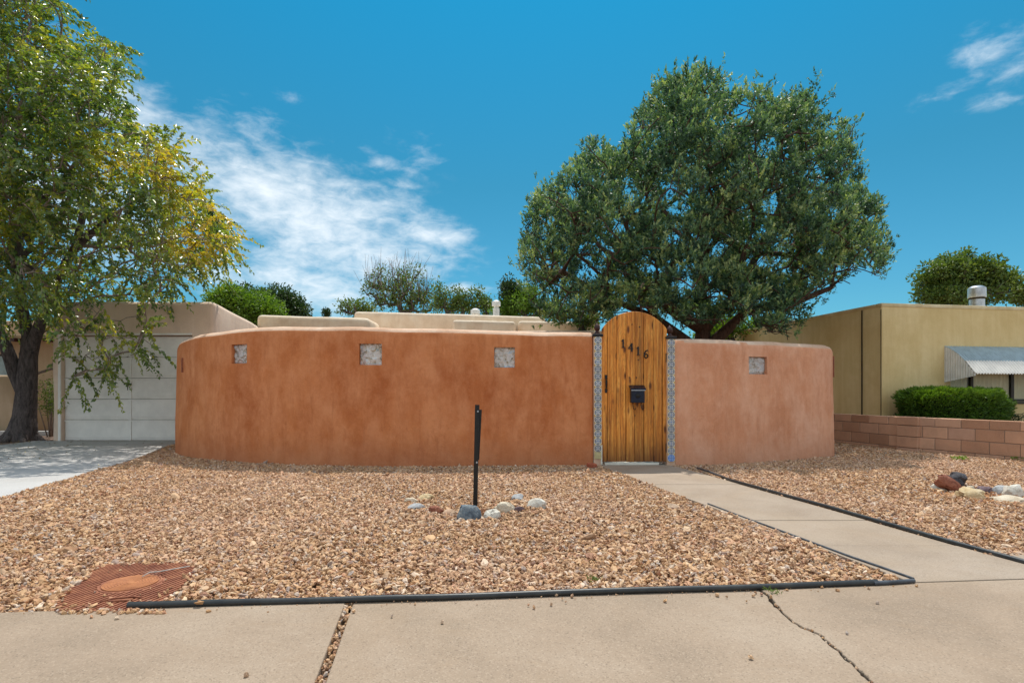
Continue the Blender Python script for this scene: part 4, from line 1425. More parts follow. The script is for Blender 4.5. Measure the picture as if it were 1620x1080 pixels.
for (px, pyt, Y, w) in ((785, 475, 19.5, .15), (752, 488, 20.5, .17)):
    q = P(px, pyt, Y); b = MB()
    b.lathe((q.x, q.y, 2.9), [(w * .75, 0), (w * .75, q.z - 2.9 - .28), (w * .55, q.z - 2.9 - .27), (w * .55, q.z - 2.9 - .2), (w, q.z - 2.9 - .19), (w, q.z - 2.9 - .06), (w * .4, q.z - 2.9)], 14)
    o = b.build('roof_vent', M['whitemetal'], house, smooth=True, angle=R(35))

# ------------------------------------------------------------------ yellow house on the right
ang_h = math.atan(.161)
YO = Vector((8.25, 12.7, 0))


def YH(u, d, z):   # u along the facade to the right, d outwards to the street
    return YO + Vector((math.cos(ang_h), math.sin(ang_h), 0)) * u + Vector((math.sin(ang_h), -math.cos(ang_h), 0)) * d + Vector((0, 0, z))


def hbox(b, u0, u1, d0, d1, z0, z1):
    vs = [YH(u, d, z) for u in (u0, u1) for d in (d0, d1) for z in (z0, z1)]
    b.add(vs, [(0, 1, 3, 2), (4, 6, 7, 5), (0, 4, 5, 1), (2, 3, 7, 6), (0, 2, 6, 4), (1, 5, 7, 3)])


yh = empty('yellow_house', YO, 'yellow stucco flat roofed house with metal awning, behind the hedge', 'house')
b = MB(); hbox(b, 0, 9, -10, 0, -.1, 3.03)
me = b.mesh('w', None, bevel=.035, seg=3)
for_cut = MB(); WU0, WU1, WZ0, WZ1 = 1.78, 4.6, .84, 1.92
hbox(for_cut, WU0, WU1, -.22, .3, WZ0, WZ1)
fin(cut(me, for_cut), 'house_wall', M['yellow'], yh)
b = MB(); hbox(b, -.012, 9.012, -.16, .014, 2.965, 3.045); hbox(b, -.016, .14, -10, -.175, 2.968, 3.042); b.build('parapet_coping', M['ycap'], yh, bevel=.015)
b = MB(); p0, p1 = YH(-.02, -.55, .3), YH(-.02, -.55, 2.96)
b.tube([p0, p1], .014, 8); b.build('conduit', M['tar'], yh)
b = MB(); p0, p1 = YH(-.005, -.01, .3), YH(-.005, -.01, 2.9); b.tube([p0, p1], .008, 6); b.build('corner_bead', M['tar'], yh)
# window
win = bpy.data.objects.new('window', None); COL.objects.link(win); win.parent = yh; win.location = YH(WU0, 0, WZ0) - YO
b = MB()
for (u0, u1, z0, z1) in ((WU0, WU1, WZ0 - .002, WZ0 + .055), (WU0, WU1, WZ1 - .05, WZ1), (WU0, WU0 + .05, WZ0 + .055, WZ1 - .05), (WU1 - .05, WU1, WZ0 + .055, WZ1 - .05),
                         (WU0 + .62, WU0 + .69, WZ0 + .055, WZ1 - .05), (WU0 + 1.72, WU0 + 1.80, WZ0 + .055, WZ1 - .05), (WU0 + 2.2, WU0 + 2.26, WZ0 + .055, WZ1 - .05)):
    hbox(b, u0, u1, -.13, -.07, z0, z1)
b.build('frame', M['winframe'], win)
b = MB(); hbox(b, WU0 - .03, WU1, -.10, .035, WZ0 - .055, WZ0 - .003); b.build('sill', M['winframe'], win, bevel=.004)
for (u0, u1) in ((.05, .62), (.69, 1.72), (1.80, 2.2), (2.26, 2.77)):
    b = MB(); hbox(b, WU0 + u0 - .003, WU0 + u1 + .003, -.105, -.099, WZ0 + .05, WZ1 - .045); b.build('pane', M['pane'], win)
    b = MB(); N = 40; fr = []
    for i in range(N + 1):
        u = WU0 + u0 + (u1 - u0) * i / N; d = -.145 + .014 * math.sin(i * 1.35 + u * 3) + .006 * math.sin(i * 2.9)
        fr.append((YH(u, d, WZ0 + .02), YH(u, d, WZ1)))
    b.add([p for f in fr for p in f], [(2 * i, 2 * i + 2, 2 * i + 3, 2 * i + 1) for i in range(N)])
    me = b.mesh('curtain', M['curtain'], smooth=True, fix=False)
    link('curtain', me, win, wloc(win))
# awning: quarter curve of corrugated metal
aw = bpy.data.objects.new('awning', None); COL.objects.link(aw); aw.parent = yh; aw.location = YH(1.6, 0, 2.1) - YO
AU0, AU1, AT, AB, AD = 1.62, 4.75, 2.10, 1.45, .73


def aprof(t):
    a = t * 1.0
    # shallow slope at first then steep
    pts = [(0, AT), (.16, AT - .075), (.33, AT - .19), (.44, AT - .30), (.50, AT - .36), (.60, AT - .49), (AD, AB)]
    ts = [0, .18, .38, .54, .6, .78, 1]
    return float(np.interp(t, ts, [p[0] for p in pts])), float(np.interp(t, ts, [p[1] for p in pts]))


for (t0, t1, nm, so) in ((0, .6, 'awning_top_sheet', 0), (.6, 1.0, 'awning_front_sheet', .006)):
    b = MB(); NU = 420; NT = 8; vs = []
    for i in range(NU + 1):
        u = AU0 + (AU1 - AU0) * i / NU
        for j in range(NT + 1):
            d, z = aprof(t0 + (t1 - t0) * j / NT)
            c = .019 * math.sin((u - AU0) / .075 * 2 * math.pi)
            vs.append(YH(u, d + c * .6 + so, z + c * .8 + so))
    fs = [(i * (NT + 1) + j, (i + 1) * (NT + 1) + j, (i + 1) * (NT + 1) + j + 1, i * (NT + 1) + j + 1) for i in range(NU) for j in range(NT)]
    b.add(vs, fs); me = b.mesh(nm, M['alu'] if t0 == 0 else M['aluwhite'], smooth=True, fix=False); link(nm, me, aw, wloc(aw))
b = MB(); vs = []; ND = 60
for i in range(ND + 1):
    d = AD * i / ND
    ztop = float(np.interp(d, [0, .16, .33, .44, .5, .60, AD], [AT, AT - .075, AT - .19, AT - .30, AT - .36, AT - .49, AB]))
    zbot = AT - .82 + .13 * d / AD
    zbot = min(zbot, ztop - .005)
    c = .013 * math.sin(d / .06 * 2 * math.pi)
    vs += [YH(AU0 + c, d, zbot), YH(AU0 + c, d, ztop)]
b.add(vs, [(2 * i, 2 * i + 2, 2 * i + 3, 2 * i + 1) for i in range(ND)])
link('awning_side_sheet', b.mesh('side', M['aluwhite'], smooth=True, fix=False), aw, wloc(aw))
# vent
q = P(1545.5, 452, 14.6); b = MB(); w = .19
zb = 2.98
b.lathe((q.x, q.y, zb), [(w * .86, 0), (w * .86, .50)], 18); b.build('vent_pipe', M['galv'], yh, smooth=True, angle=R(35))
b = MB(); b.lathe((q.x, q.y, zb), [(w * .92, .455), (w * .92, .50)], 18); b.build('vent_band', M['tar'], yh)
b = MB(); top = q.z - zb
b.lathe((q.x, q.y, zb), [(w * .7, .495), (w * 1.0, .50), (w * 1.02, .52), (w, top - .06), (w * .6, top - .01), (.01, top)], 18)
b.build('vent_cap', M['galv'], yh, smooth=True, angle=R(35))

# ------------------------------------------------------------------ block wall
broot = empty('block_wall', (7.4, 10, 0), 'low pinkish brown concrete block wall running back along the property line', 'wall')
A_, B_, C_, D_ = Vector((6.70, 13.2)), Vector((7.20, 10.50)), Vector((7.93, 8.55)), Vector((9.35, 4.6))
rows_ = [(-.14, .045), (.055, .245), (.255, .445), (.455, .60)]
mcore = MB()
bm_cache = {}


def block_at(c, d, L_, z0, z1, th=.15, proud=0.0):
    key = (round(L_, 2), round(z1 - z0, 3), th)
    if key not in bm_cache:
        b = MB(); b.box((0, 0, 0), (L_ - .011, th, z1 - z0)); bm_cache[key] = b.mesh('block', M['block'], bevel=.006, seg=1)
    o = bpy.data.objects.new('block', bm_cache[key]); COL.objects.link(o); o.parent = broot
    n = Vector((d.y, -d.x)) * 0
    o.location = Vector((c.x, c.y, (z0 + z1) / 2)) - broot.location
    o.location += Vector((random.uniform(-.003, .003), 0, random.uniform(-.0015, .0015)))
    o.rotation_euler = (0, 0, math.atan2(d.y, d.x) + random.uniform(-.004, .004))


for (p, q) in ((A_, B_), (B_, D_)):
    d = (q - p).normalized(); L_ = (q - p).length; n_ = int(L_ / .4)
    bl = L_ / n_
    for r, (z0, z1) in enumerate(rows_):
        offs = 0 if r % 2 == 0 else bl / 2
        x = 0
        segs = []
        if offs: segs.append((0, offs)); x = offs
        while x < L_ - .01:
            e = min(x + bl, L_); segs.append((x, e)); x = e
        for (s0, s1) in segs: block_at(p + d * (s0 + s1) / 2, d, s1 - s0, z0, z1)
    mid = (p + q) / 2
    mcore.box((mid.x, mid.y, .225), (L_, .132, .70), math.atan2(d.y, d.x))
pil = B_ + (B_ - D_).normalized() * -.18
dpl = (D_ - B_).normalized()
nn = Vector((dpl.y, -dpl.x)); nn = nn if nn.x < 0 else -nn
for (z0, z1) in rows_: block_at(pil + nn * .03, dpl, .40, z0, z1 + (.004 if z1 > .5 else 0), .20)
mcore.build('mortar', M['grout'], broot)
# small low retaining strip on the left beneath the elm
b = MB(); b.box((-12.4, 14.1, .04), (4.2, .18, .12), 0); o = b.build('low_kerb', M['drive'], None, (-12.4, 14.1, 0), bevel=.02)
tag(o, 'low pale concrete kerb behind the foot of the elm', 'kerb')

# left neighbour
nb = empty('tan_house', (-17, 17, 0), 'tan stucco neighbouring house mostly hidden behind the elm trunk', 'house')
me = rbox(-26, -12.2, 16.5, 24, -.1, 3.15, .06)
cb = MB(); w0, w1 = P(-70, 600, 16.5), P(12, 560, 16.5)
cb.box(((w0.x + w1.x) / 2, 16.5, (w0.z + w1.z) / 2), (w1.x - w0.x, .4, w1.z - w0.z))
fin(cut(me, cb), 'house_wall', M['tan'], nb)
b = MB(); b.box(((w0.x + w1.x) / 2, 16.62, (w0.z + w1.z) / 2), (w1.x - w0.x - .1, .02, w1.z - w0.z - .1)); b.build('window_pane', M['pane'], nb)
b = MB(); b.box(((w0.x + w1.x) / 2, 16.66, (w0.z + w1.z) / 2), (w1.x - w0.x, .03, w1.z - w0.z)); b.build('window_blind', M['alu'], nb)
b = MB()
for (xx, zz, sx, sz) in (((w0.x + w1.x) / 2, w0.z - .0 + .025, w1.x - w0.x, .05), ((w0.x + w1.x) / 2, w1.z - .025, w1.x - w0.x, .05), (w1.x - .025, (w0.z + w1.z) / 2, .05, w1.z - w0.z - .1)):
    b.box((xx, 16.60, zz), (sx - .004, .06, sz))
b.build('window_frame', M['winframe'], nb)
b = MB(); b.box((-19, 16.2, 2.62), (13.4, .62, .10)); b.build('eave', M['tan'], nb, bevel=.02)
for k in range(14):
    b = MB(); b.box((-13.0 - k * .9, 16.13, 2.52), (.10, .62, .09)); b.build('rafter', M['darkwood'], nb)
me = rbox(-19.5, -12.55, 14.35, 14.65, -.1, 1.50, .08)
lwall = empty('garden_wall', (-16, 14.5, 0), 'waist high tan plastered garden wall left of the elm trunk', 'wall')
fin(me, 'plaster', M['tan'], lwall)


# ------------------------------------------------------------------ trees
def grow(root_nodes, targets, step=0.3, curve=0.18, bias=0.35, maxn=60000):
    """skeleton: nodes, parent indices. Targets are joined in order of distance to the closest node nearer the root."""
    nodes = np.zeros((maxn, 3)); par = np.full(maxn, -1, int); dist = np.zeros(maxn)
    n = 0
    for k, (p, pa) in enumerate(root_nodes):
        nodes[n] = p; par[n] = pa; dist[n] = 0 if pa < 0 else dist[pa] + np.linalg.norm(nodes[pa] - p); n += 1
    nroot = n
    top = np.array(root_nodes[-1][0])
    base = np.array(root_nodes[0][0])
    order = np.argsort(np.linalg.norm(targets - top, axis=1))
    tips = []
    for t in targets[order]:
        d = np.linalg.norm(nodes[:n] - t, axis=1)
        cost = d + bias * dist[:n]
        cost[0] += 5
        i = int(np.argmin(cost))
        L_ = d[i]
        k = max(1, int(math.ceil(L_ / step)))
        a = nodes[i].copy(); last = i
        side = rng.normal(0, 1, 3) * curve * L_ * .5
        side[2] = abs(side[2]) * .6
        for j in range(1, k + 1):
            u = j / k
            p = a + (t - a) * u + side * (4 * u * (1 - u)) * .5 + rng.normal(0, .012, 3) * (u < 1)
            nodes[n] = p; par[n] = last; dist[n] = dist[last] + np.linalg.norm(p - nodes[last]); last = n; n += 1
            if n >= maxn - 2: break
        tips.append(last)
        if n >= maxn - 70: break
    nodes = nodes[:n]; par = par[:n]
    cnt = np.zeros(n); cnt[tips] += 1
    for i in range(n - 1, 0, -1):
        if par[i] >= 0: cnt[par[i]] += cnt[i]
    return nodes, par, cnt, order, nroot


def skeleton_mesh(nodes, par, rad, sides=5, minr=0.0):
    idx = np.where((par >= 0) & (rad >= minr))[0]
    a = nodes[par[idx]]; b_ = nodes[idx]; ra = rad[par[idx]]; rb = rad[idx]
    ra = np.minimum(ra, rb * 1.9 + .004)
    d = b_ - a; L_ = np.linalg.norm(d, axis=1, keepdims=True) + 1e-9; d = d / L_
    a = a - d * ra[:, None] * .3
    ref = np.where(np.abs(d[:, 2:3]) < .9, np.array([[0, 0, 1.]]), np.array([[1., 0, 0]]))
    u = np.cross(d, ref); u /= np.linalg.norm(u, axis=1, keepdims=True) + 1e-9
    v = np.cross(d, u)
    vs = []
    for P0, r0 in ((a, ra), (b_, rb)):
        for k in range(sides):
            t = 2 * math.pi * k / sides
            vs.append(P0 + (u * math.cos(t) + v * math.sin(t)) * r0[:, None])
    V = np.stack(vs, axis=1).reshape(-1, 3)
    base = np.arange(len(idx))[:, None] * (2 * sides)
    F_ = []
    for k in range(sides):
        k2 = (k + 1) % sides
        F_.append(base + np.array([[k, k2, sides + k2, sides + k]]))
    return V, np.concatenate(F_, axis=0)


def leaves(pos, dirs, L_, W_, up=0.5, fold=0.25):
    n = len(pos)
    d = dirs / (np.linalg.norm(dirs, axis=1, keepdims=True) + 1e-9)
    nrm = rng.normal(0, 1, (n, 3)); nrm[:, 2] += up * 2
    s = np.cross(d, nrm); s /= np.linalg.norm(s, axis=1, keepdims=True) + 1e-9
    nn_ = np.cross(s, d)
    L_ = np.broadcast_to(L_, (n,))[:, None]; W_ = np.broadcast_to(W_, (n,))[:, None]
    v0 = pos; v2 = pos + d * L_ - nn_ * L_ * .1
    v1 = pos + d * L_ * .45 + s * W_ / 2 + nn_ * W_ * fold
    v3 = pos + d * L_ * .45 - s * W_ / 2 + nn_ * W_ * fold
    V = np.stack([v0, v1, v2, v3], axis=1).reshape(-1, 3)
    b_ = np.arange(n)[:, None] * 4
    F_ = np.stack([b_ + np.array([[0, 1, 2]]), b_ + np.array([[0, 2, 3]])], axis=1).reshape(-1, 3)
    return V, F_


def proj(p):
    return np.column_stack([CX + F * p[:, 0] / p[:, 1], HY - F * (p[:, 2] - H) / p[:, 1]])


def link_np(name, V, F_, m, parent, attr=None, smooth=False):
    lo = np.array(wloc(parent))
    o = bpy.data.objects.new(name, fast_mesh(name, V - lo, F_, m, attr, smooth)); COL.objects.link(o); o.parent = parent
    return o


# --- the elm on the left
M['elm'] = leaf_mat('elm_leaf', [(0.0, (.035, .075, .030)), (0.35, (.105, .175, .048)), (0.6, (.24, .29, .06)), (0.8, (.40, .38, .04)), (1.0, (.56, .40, .04))], 0.30, 0.42, 0.8)


def make_elm():
    base = Vector((-10.82, 12.55, -.05))
    root = empty('elm_tree', base, 'big leafy elm with forked trunk and yellowing leaves left of the garage', 'tree')
    poly = [(-420, -420), (60, -420), (98, -60), (104, 40), (125, 62), (170, 58), (203, 82), (178, 100), (192, 128), (172, 150), (185, 182), (215, 205), (250, 212), (300, 232), (272, 246),
            (262, 268), (300, 292), (340, 332), (352, 355), (378, 384), (352, 405), (338, 428), (318, 436), (300, 415), (282, 440), (266, 452), (258, 478), (262, 505), (236, 520), (246, 566),
            (205, 560), (190, 590), (150, 592), (128, 628), (108, 590), (95, 570), (85, 540), (60, 505), (40, 490), (0, 500), (-60, 520), (-420, 500)]
    T = []
    while len(T) < 5200:
        n = 6000
        px = rng.uniform(-420, 380, n); py = rng.uniform(-420, 630, n); Y = rng.uniform(8.6, 14.6, n)
        ins = inpoly(np.column_stack([px, py]), poly)
        X = (px - CX) / F * Y; Z = H + (HY - py) / F * Y
        e = ((X + 10.2) / 6.6) ** 2 + ((Y - 11.6) / 3.4) ** 2 + ((Z - 5.6) / 5.2) ** 2
        ok = ins & (e < 1.0) & (Z > .85)
        # clumpy: keep where a noise field is high, lower density deep inside
        for x, y, z, ee, pxx, pyy, k in zip(X, Y, Z, e, px, py, ok):
            if not k: continue
            c = noise.noise(Vector((x * .75, y * .75, z * .75))) + .5 * noise.noise(Vector((x * 1.9, y * 1.9, z * 1.9 + 7)))
            p_ = .62 + c * 1.1
            if ee < .25: p_ *= .8
            if pyy > 470: p_ *= .42
            if 60 < pxx and pyy < 140: p_ *= .75
            if rng.random() < p_: T.append((x, y, z))
    T = np.array(T[:5200])
    # trunk and main limbs (pixel guided)
    def q(px, py, Y): return np.array(P(px, py, Y))
    rn = [(q(34, 694, 12.55), -1), (q(38, 660, 12.55), 0), (q(41, 620, 12.5), 1), (q(43, 595, 12.5), 2), (q(46, 560, 12.5), 3)]
    def add(p, pa): rn.append((p, pa)); return len(rn) - 1
    a = add(q(44, 530, 12.5), 4); a = add(q(36, 490, 12.45), a); a = add(q(28, 440, 12.3), a); a1 = add(q(30, 360, 12.0), a); add(q(20, 250, 11.8), a1); add(q(80, 300, 11.6), a1)
    a = add(q(55, 535, 12.4), 4); a = add(q(68, 500, 12.2), a); a = add(q(85, 450, 11.9), a); a2 = add(q(120, 390, 11.5), a); add(q(180, 340, 11.0), a2); add(q(140, 300, 11.3), a2)
    a = add(q(25, 590, 12.5), 2); a = add(q(8, 545, 12.3), a); a = add(q(-12, 505, 12.1), a); a3 = add(q(-60, 420, 11.8), a); add(q(-130, 320, 11.6), a3)
    nodes, par, cnt, order, nr = grow(rn, T, .28, .22, .30)
    rad = .0026 + .0030 * np.sqrt(cnt)
    for i, r in ((0, .33), (1, .225), (2, .19), (3, .185), (4, .165), (5, .115), (6, .105), (7, .095), (8, .085), (9, .06), (10, .06), (11, .115), (12, .10), (13, .09), (14, .075), (15, .05), (16, .05), (17, .13), (18, .115), (19, .105), (20, .085), (21, .06)):
        rad[i] = r
    rad[nr:] = np.minimum(rad[nr:], .05)
    big = rad > .045
    V, F_ = skeleton_mesh(nodes, par, np.where(big, rad, 0), 12, .045)
    # lumpy bark on the large limbs
    for i in range(len(V)):
        p = Vector(V[i]); c = Vector((-10.82, 12.55, p.z)); w = noise.noise(p * 3.2) * .035 + noise.noise(p * 9) * .014
        d = (p - c); d.z = 0
        if p.z < 2.6 and d.length > 1e-4: V[i] += np.array(d.normalized() * w)
    link_np('trunk', V, F_, M['bark'], root, None, True)
    V, F_ = skeleton_mesh(nodes, par, rad, 4, 0.0)
    keep = rad[np.where(par >= 0)[0]] <= .0455
    ne = len(keep); F4 = F_.reshape(4, ne, 4)[:, keep].reshape(-1, 4)
    link_np('branches', V, F4, M['twig'], root, None, True)
    b = MB(); random.seed(5)
    for k, aa in enumerate((0.2, 1.3, 2.6, 3.7, 4.6, 5.5)):    # root flare
        d = Vector((math.cos(aa), math.sin(aa), 0)); s0 = base + Vector((0, 0, .34)) + d * .10
        b.tube([s0, base + d * .24 + Vector((0, 0, .14)), base + d * .38 + Vector((0, 0, .03)), base + d * .52 + Vector((0, 0, -.05))], [.12, .10, .07, .03], 8)
    b.build('root', M['bark'], root, smooth=True)
    # twigs bearing leaves
    n = len(T); out = T - np.array([-10.6, 12.0, 4.0]); out /= np.linalg.norm(out, axis=1, keepdims=True)
    d0 = out * .7 + rng.normal(0, .6, (n, 3)); d0[:, 2] -= .15; d0 /= np.linalg.norm(d0, axis=1, keepdims=True)
    Lt = rng.uniform(.35, .75, n)
    m_ = 30
    pos = []; dr = []; tw_n = []; tw_p = []
    for j in range(m_):
        u = (j + .6) / m_
        p = T + d0 * (Lt * u)[:, None] + np.array([0, 0, -1.0]) * (.34 * Lt * u * u)[:, None]
        t_ = d0 + np.array([0, 0, -.68]) * u
        sgn = 1 if j % 2 else -1
        s = np.cross(t_, np.array([0, 0, 1.0])) * sgn
        pos.append(p + rng.normal(0, .012, (n, 3))); dr.append(t_ * .55 + s * .9 + rng.normal(0, .35, (n, 3)) + np.array([0, 0, -.35]))
    pos = np.concatenate(pos); dr = np.concatenate(dr)
    k = rng.random(len(pos)) < .93
    # keep leaves inside a slightly looser outline
    pos = pos[k]; dr = dr[k]
    V, F_ = leaves(pos, dr, rng.uniform(.060, .112, len(pos)), rng.uniform(.036, .064, len(pos)), .6)
    pp = proj(pos)
    yel = np.clip(1.25 - np.hypot((pp[:, 0] - 322) / 92, (pp[:, 1] - 372) / 85), 0, 1) + .55 * np.clip(1.2 - np.hypot((pp[:, 0] - 190) / 130, (pp[:, 1] - 250) / 60), 0, 1)
    cl = np.array([noise.noise(Vector(p * 1.1)) for p in pos])
    v = .30 + .38 * rng.random(len(pos)) + .40 * cl + yel * (.40 + .9 * cl)
    v = np.where(rng.random(len(pos)) < .03, .85, v)
    o = link_np('crown', V, F_, M['elm'], root, np.repeat(np.clip(v, 0, 1), 2)); o['kind'] = 'stuff'
    # twig stems
    segs = 4; VV = []
    nodes2 = []; par2 = []
    for j in range(segs + 1):
        u = j / segs; nodes2.append(T + d0 * (Lt * u)[:, None] + np.array([0, 0, -1.0]) * (.34 * Lt * u * u)[:, None]); par2.append(np.full(n, -1) if j == 0 else np.arange(n) + (j - 1) * n)
    V, F_ = skeleton_mesh(np.concatenate(nodes2), np.concatenate(par2), np.full(n * (segs + 1), .0028), 3)
    o = link_np('twigs', V, F_, M['twig'], root); o['kind'] = 'stuff'


make_elm()

# --- juniper
M['juniper'] = leaf_mat('juniper_needle', [(0.0, (.018, .050, .036)), (0.4, (.075, .155, .092)), (0.7, (.19, .30, .14)), (1.0, (.46, .52, .25))], 0.5, 0.28, 0.4)


def make_juniper():
    base = Vector(P(1108, 640, 13.2)); base.z = -.05
    root = empty('juniper_tree', base, 'huge rounded dark green juniper standing behind the wall beside the gate', 'tree')
    raw = [(38, 760), (60, 690), (72, 580), (88, 515), (180, 478), (203, 440), (212, 385), (262, 335), (332, 310), (372, 365), (400, 378), (425, 370), (430, 290), (480, 185), (540, 130), (628, 95), (640, 66), (710, 70), (775, 118),
           (790, 190), (812, 140), (900, 118), (938, 150), (950, 200), (968, 200), (985, 138), (1020, 150), (1065, 160), (1112, 185), (1130, 235), (1165, 255), (1195, 265), (1245, 285), (1232, 340), (1262, 400), (1290, 490), (1362, 570), (1362, 650),
           (1395, 735), (1362, 815), (1275, 850), (1225, 790), (1200, 860), (1120, 905), (1085, 1000), (1000, 1030), (900, 1000), (780, 985), (700, 1010), (600, 1000), (560, 960), (450, 980), (340, 970), (300, 1000), (230, 960),
           (190, 1000), (130, 990), (100, 920), (60, 860)]
    poly = [(800 + x / 2.25, 80 + y / 2.25) for x, y in raw]
    holes = [(1010, 500, 34, 12), (1075, 335, 22, 14), (1190, 420, 16, 10), (1140, 470, 24, 8), (905, 310, 14, 14), (1205, 478, 14, 6), (1285, 478, 14, 10), (1330, 455, 14, 8), (870, 420, 12, 9), (850, 465, 10, 8), (960, 400, 14, 7), (1100, 380, 10, 8), (1240, 250, 9, 10), (1320, 340, 10, 10), (1150, 300, 9, 7), (1178, 180, 14, 22), (985, 365, 16, 10), (1130, 400, 18, 14), (1085, 455, 20, 10),
             (1060, 300, 14, 8), (1220, 330, 16, 16), (930, 440, 20, 12), (1175, 508, 26, 7), (1300, 400, 10, 12), (1030, 430, 22, 9)]
    cx, cy = 1115, 13.0
    # lobes: cushions of foliage through the crown
    lobes = []
    tries = 0
    while len(lobes) < 430 and tries < 90000:
        tries += 1
        px = rng.uniform(815, 1420); py = rng.uniform(105, 535)
        r = rng.uniform(.26, .55)
        rp = r * F / 13 * .62
        tst = np.array([(px + rp * math.cos(t), py + rp * math.sin(t)) for t in np.linspace(0, 6.28, 9)])
        if not inpoly(tst, poly).all():
            r *= .55; rp *= .5
            tst = np.array([(px + rp * math.cos(t), py + rp * math.sin(t)) for t in np.linspace(0, 6.28, 9)])
            if not inpoly(tst, poly).all(): continue
        # depth half extent
        ex = (px - 1115) / 305; ez = (py - 360) / 262
        dd = 1 - ex * ex * .9 - ez * ez * .75
        hd = 3.5 * math.sqrt(max(dd, .03))
        sgn = rng.uniform(-1, 1); sgn = math.copysign(abs(sgn) ** .55, sgn)
        Y = cy + sgn * hd
        q = np.array(P(px, py, Y))
        if any(np.linalg.norm(q - l[:3]) < (l[3] + r) * .42 for l in lobes): continue
        hole = any(((px - a) / (c + rp * .1)) ** 2 + ((py - b_) / (d + rp * .1)) ** 2 < 1 for a, b_, c, d in holes)
        if hole: continue
        lobes.append(np.array([*q, r]))
    for (px, py, Y, r) in ((945, 498, 11.6, .30), (985, 505, 11.4, .30), (1025, 500, 11.2, .34), (1068, 508, 11.2, .30), (1098, 495, 11.0, .32), (1140, 503, 11.2, .30), (1180, 490, 11.3, .34),
                           (1215, 500, 11.5, .34), (1248, 488, 11.6, .30), (1262, 470, 11.8, .30), (1235, 512, 11.8, .22), (1195, 516, 11.6, .22), (1285, 450, 11.9, .28), (1310, 425, 12.0, .3), (1345, 440, 12.2, .2),
                           (1385, 425, 12.4, .22), (1400, 400, 12.5, .2), (890, 505, 11.8, .26), (862, 500, 12.0, .24), (920, 470, 11.7, .34), (1060, 470, 11.1, .36), (1120, 460, 11.0, .38), (1170, 450, 11.2, .36)):
        lobes.append(np.array([*P(px, py, Y), r]))
    lobes = np.array(lobes)
    T = lobes[:, :3] - np.array([0, 0, .12])
    def q(px, py, Y): return np.array(P(px, py, Y))
    rn = [(np.array(base), -1), (q(1110, 560, 13.2), 0), (q(1112, 520, 13.2), 1), (q(1108, 470, 13.1), 2), (q(1115, 400, 13.0), 3), (q(1112, 320, 13.0), 4), (q(1105, 230, 13.0), 5)]
    def add(p, pa): rn.append((p, pa)); return len(rn) - 1
    a = add(q(1160, 470, 12.8), 2); a = add(q(1200, 400, 12.6), a); add(q(1235, 320, 12.6), a)
    a = add(q(1060, 490, 12.8), 2); a = add(q(1000, 420, 12.6), a); a = add(q(930, 350, 12.6), a)
    a = add(q(1180, 492, 12.9), 1); a = add(q(1260, 478, 12.6), a); a = add(q(1315, 455, 12.5), a); add(q(1350, 420, 12.4), a)
    a = add(q(1040, 505, 12.7), 1); a = add(q(960, 470, 12.4), a); a = add(q(890, 430, 12.4), a)
    # plumes on each lobe
    pl_pos = []; pl_dir = []; pl_v = []; lobid = []
    for li, (x, y, z, r) in enumerate(lobes):
        n = int(116 * (r / .5) ** 2)
        nt_ = max(5, int(26 * (r / .5) ** 2))                 # tufts, each a bouquet of sprays
        td = rng.normal(0, 1, (nt_, 3)); td /= np.linalg.norm(td, axis=1, keepdims=True)
        td[:, 2] = np.where(td[:, 2] < -.35, -td[:, 2], td[:, 2])
        tc_ = np.array([x, y, z]) + td * r * rng.uniform(.55, 1.05, (nt_, 1))
        pk = rng.integers(0, nt_, n)
        d = td[pk] * .8 + rng.normal(0, .55, (n, 3)); d /= np.linalg.norm(d, axis=1, keepdims=True)
        pos = tc_[pk] + rng.normal(0, .062, (n, 3)) + d * rng.uniform(0, .07, (n, 1))
        pl_pos.append(pos)
        dr = d * .7 + np.array([0, 0, .75]) + rng.normal(0, .25, (n, 3)); pl_dir.append(dr)
        tone = rng.normal(0, .08); ttone = rng.normal(0, .13, nt_)
        pl_v.append(np.full(n, .45 + tone) + ttone[pk] * 1.3)
    pos = np.concatenate(pl_pos); dr = np.concatenate(pl_dir); v = np.concatenate(pl_v)
    pp = proj(pos)
    ok = inpoly(pp, poly)
    edge_ok = rng.random(len(pos)) < .15
    inhole = np.zeros(len(pos), bool)
    for a_, b_, c, d in holes: inhole |= (((pp[:, 0] - a_) / c) ** 2 + ((pp[:, 1] - b_) / d) ** 2 < 1)
    keep = (ok | edge_ok) & (~inhole | (rng.random(len(pos)) < .12))
    pos = pos[keep]; dr = dr[keep]; v = v[keep] + rng.normal(0, .16, keep.sum())
    dr /= np.linalg.norm(dr, axis=1, keepdims=True)
    # each plume: a feathery spray of slivers
    K = 13
    P_, D_2, V_ = [], [], []
    Lp = rng.uniform(.08, .20, len(pos))
    for k in range(K):
        u = k / (K - 1)
        p = pos + dr * (Lp * u)[:, None] + rng.normal(0, .022, (len(pos), 3)) * (1.1 - u)
        d = dr * 1.0 + rng.normal(0, .75, (len(pos), 3)) * (1.1 - u * .5)
        P_.append(p); D_2.append(d); V_.append(v + rng.normal(0, .09, len(pos)) + (u - .5) * .50)
    P_ = np.concatenate(P_); D_2 = np.concatenate(D_2); V_ = np.concatenate(V_)
    d = D_2 / np.linalg.norm(D_2, axis=1, keepdims=True); s = np.cross(d, rng.normal(0, 1, d.shape)); s /= np.linalg.norm(s, axis=1, keepdims=True)
    L_ = rng.uniform(.035, .085, (len(P_), 1)); W_ = rng.uniform(.020, .038, (len(P_), 1))
    V = np.stack([P_ - s * W_ / 2, P_ + s * W_ / 2, P_ + d * L_], axis=1).reshape(-1, 3)
    F_ = np.arange(len(P_) * 3).reshape(-1, 3)
    o = link_np('crown', V, F_, M['juniper'], root, np.clip(V_, 0, 1)); o['kind'] = 'stuff'
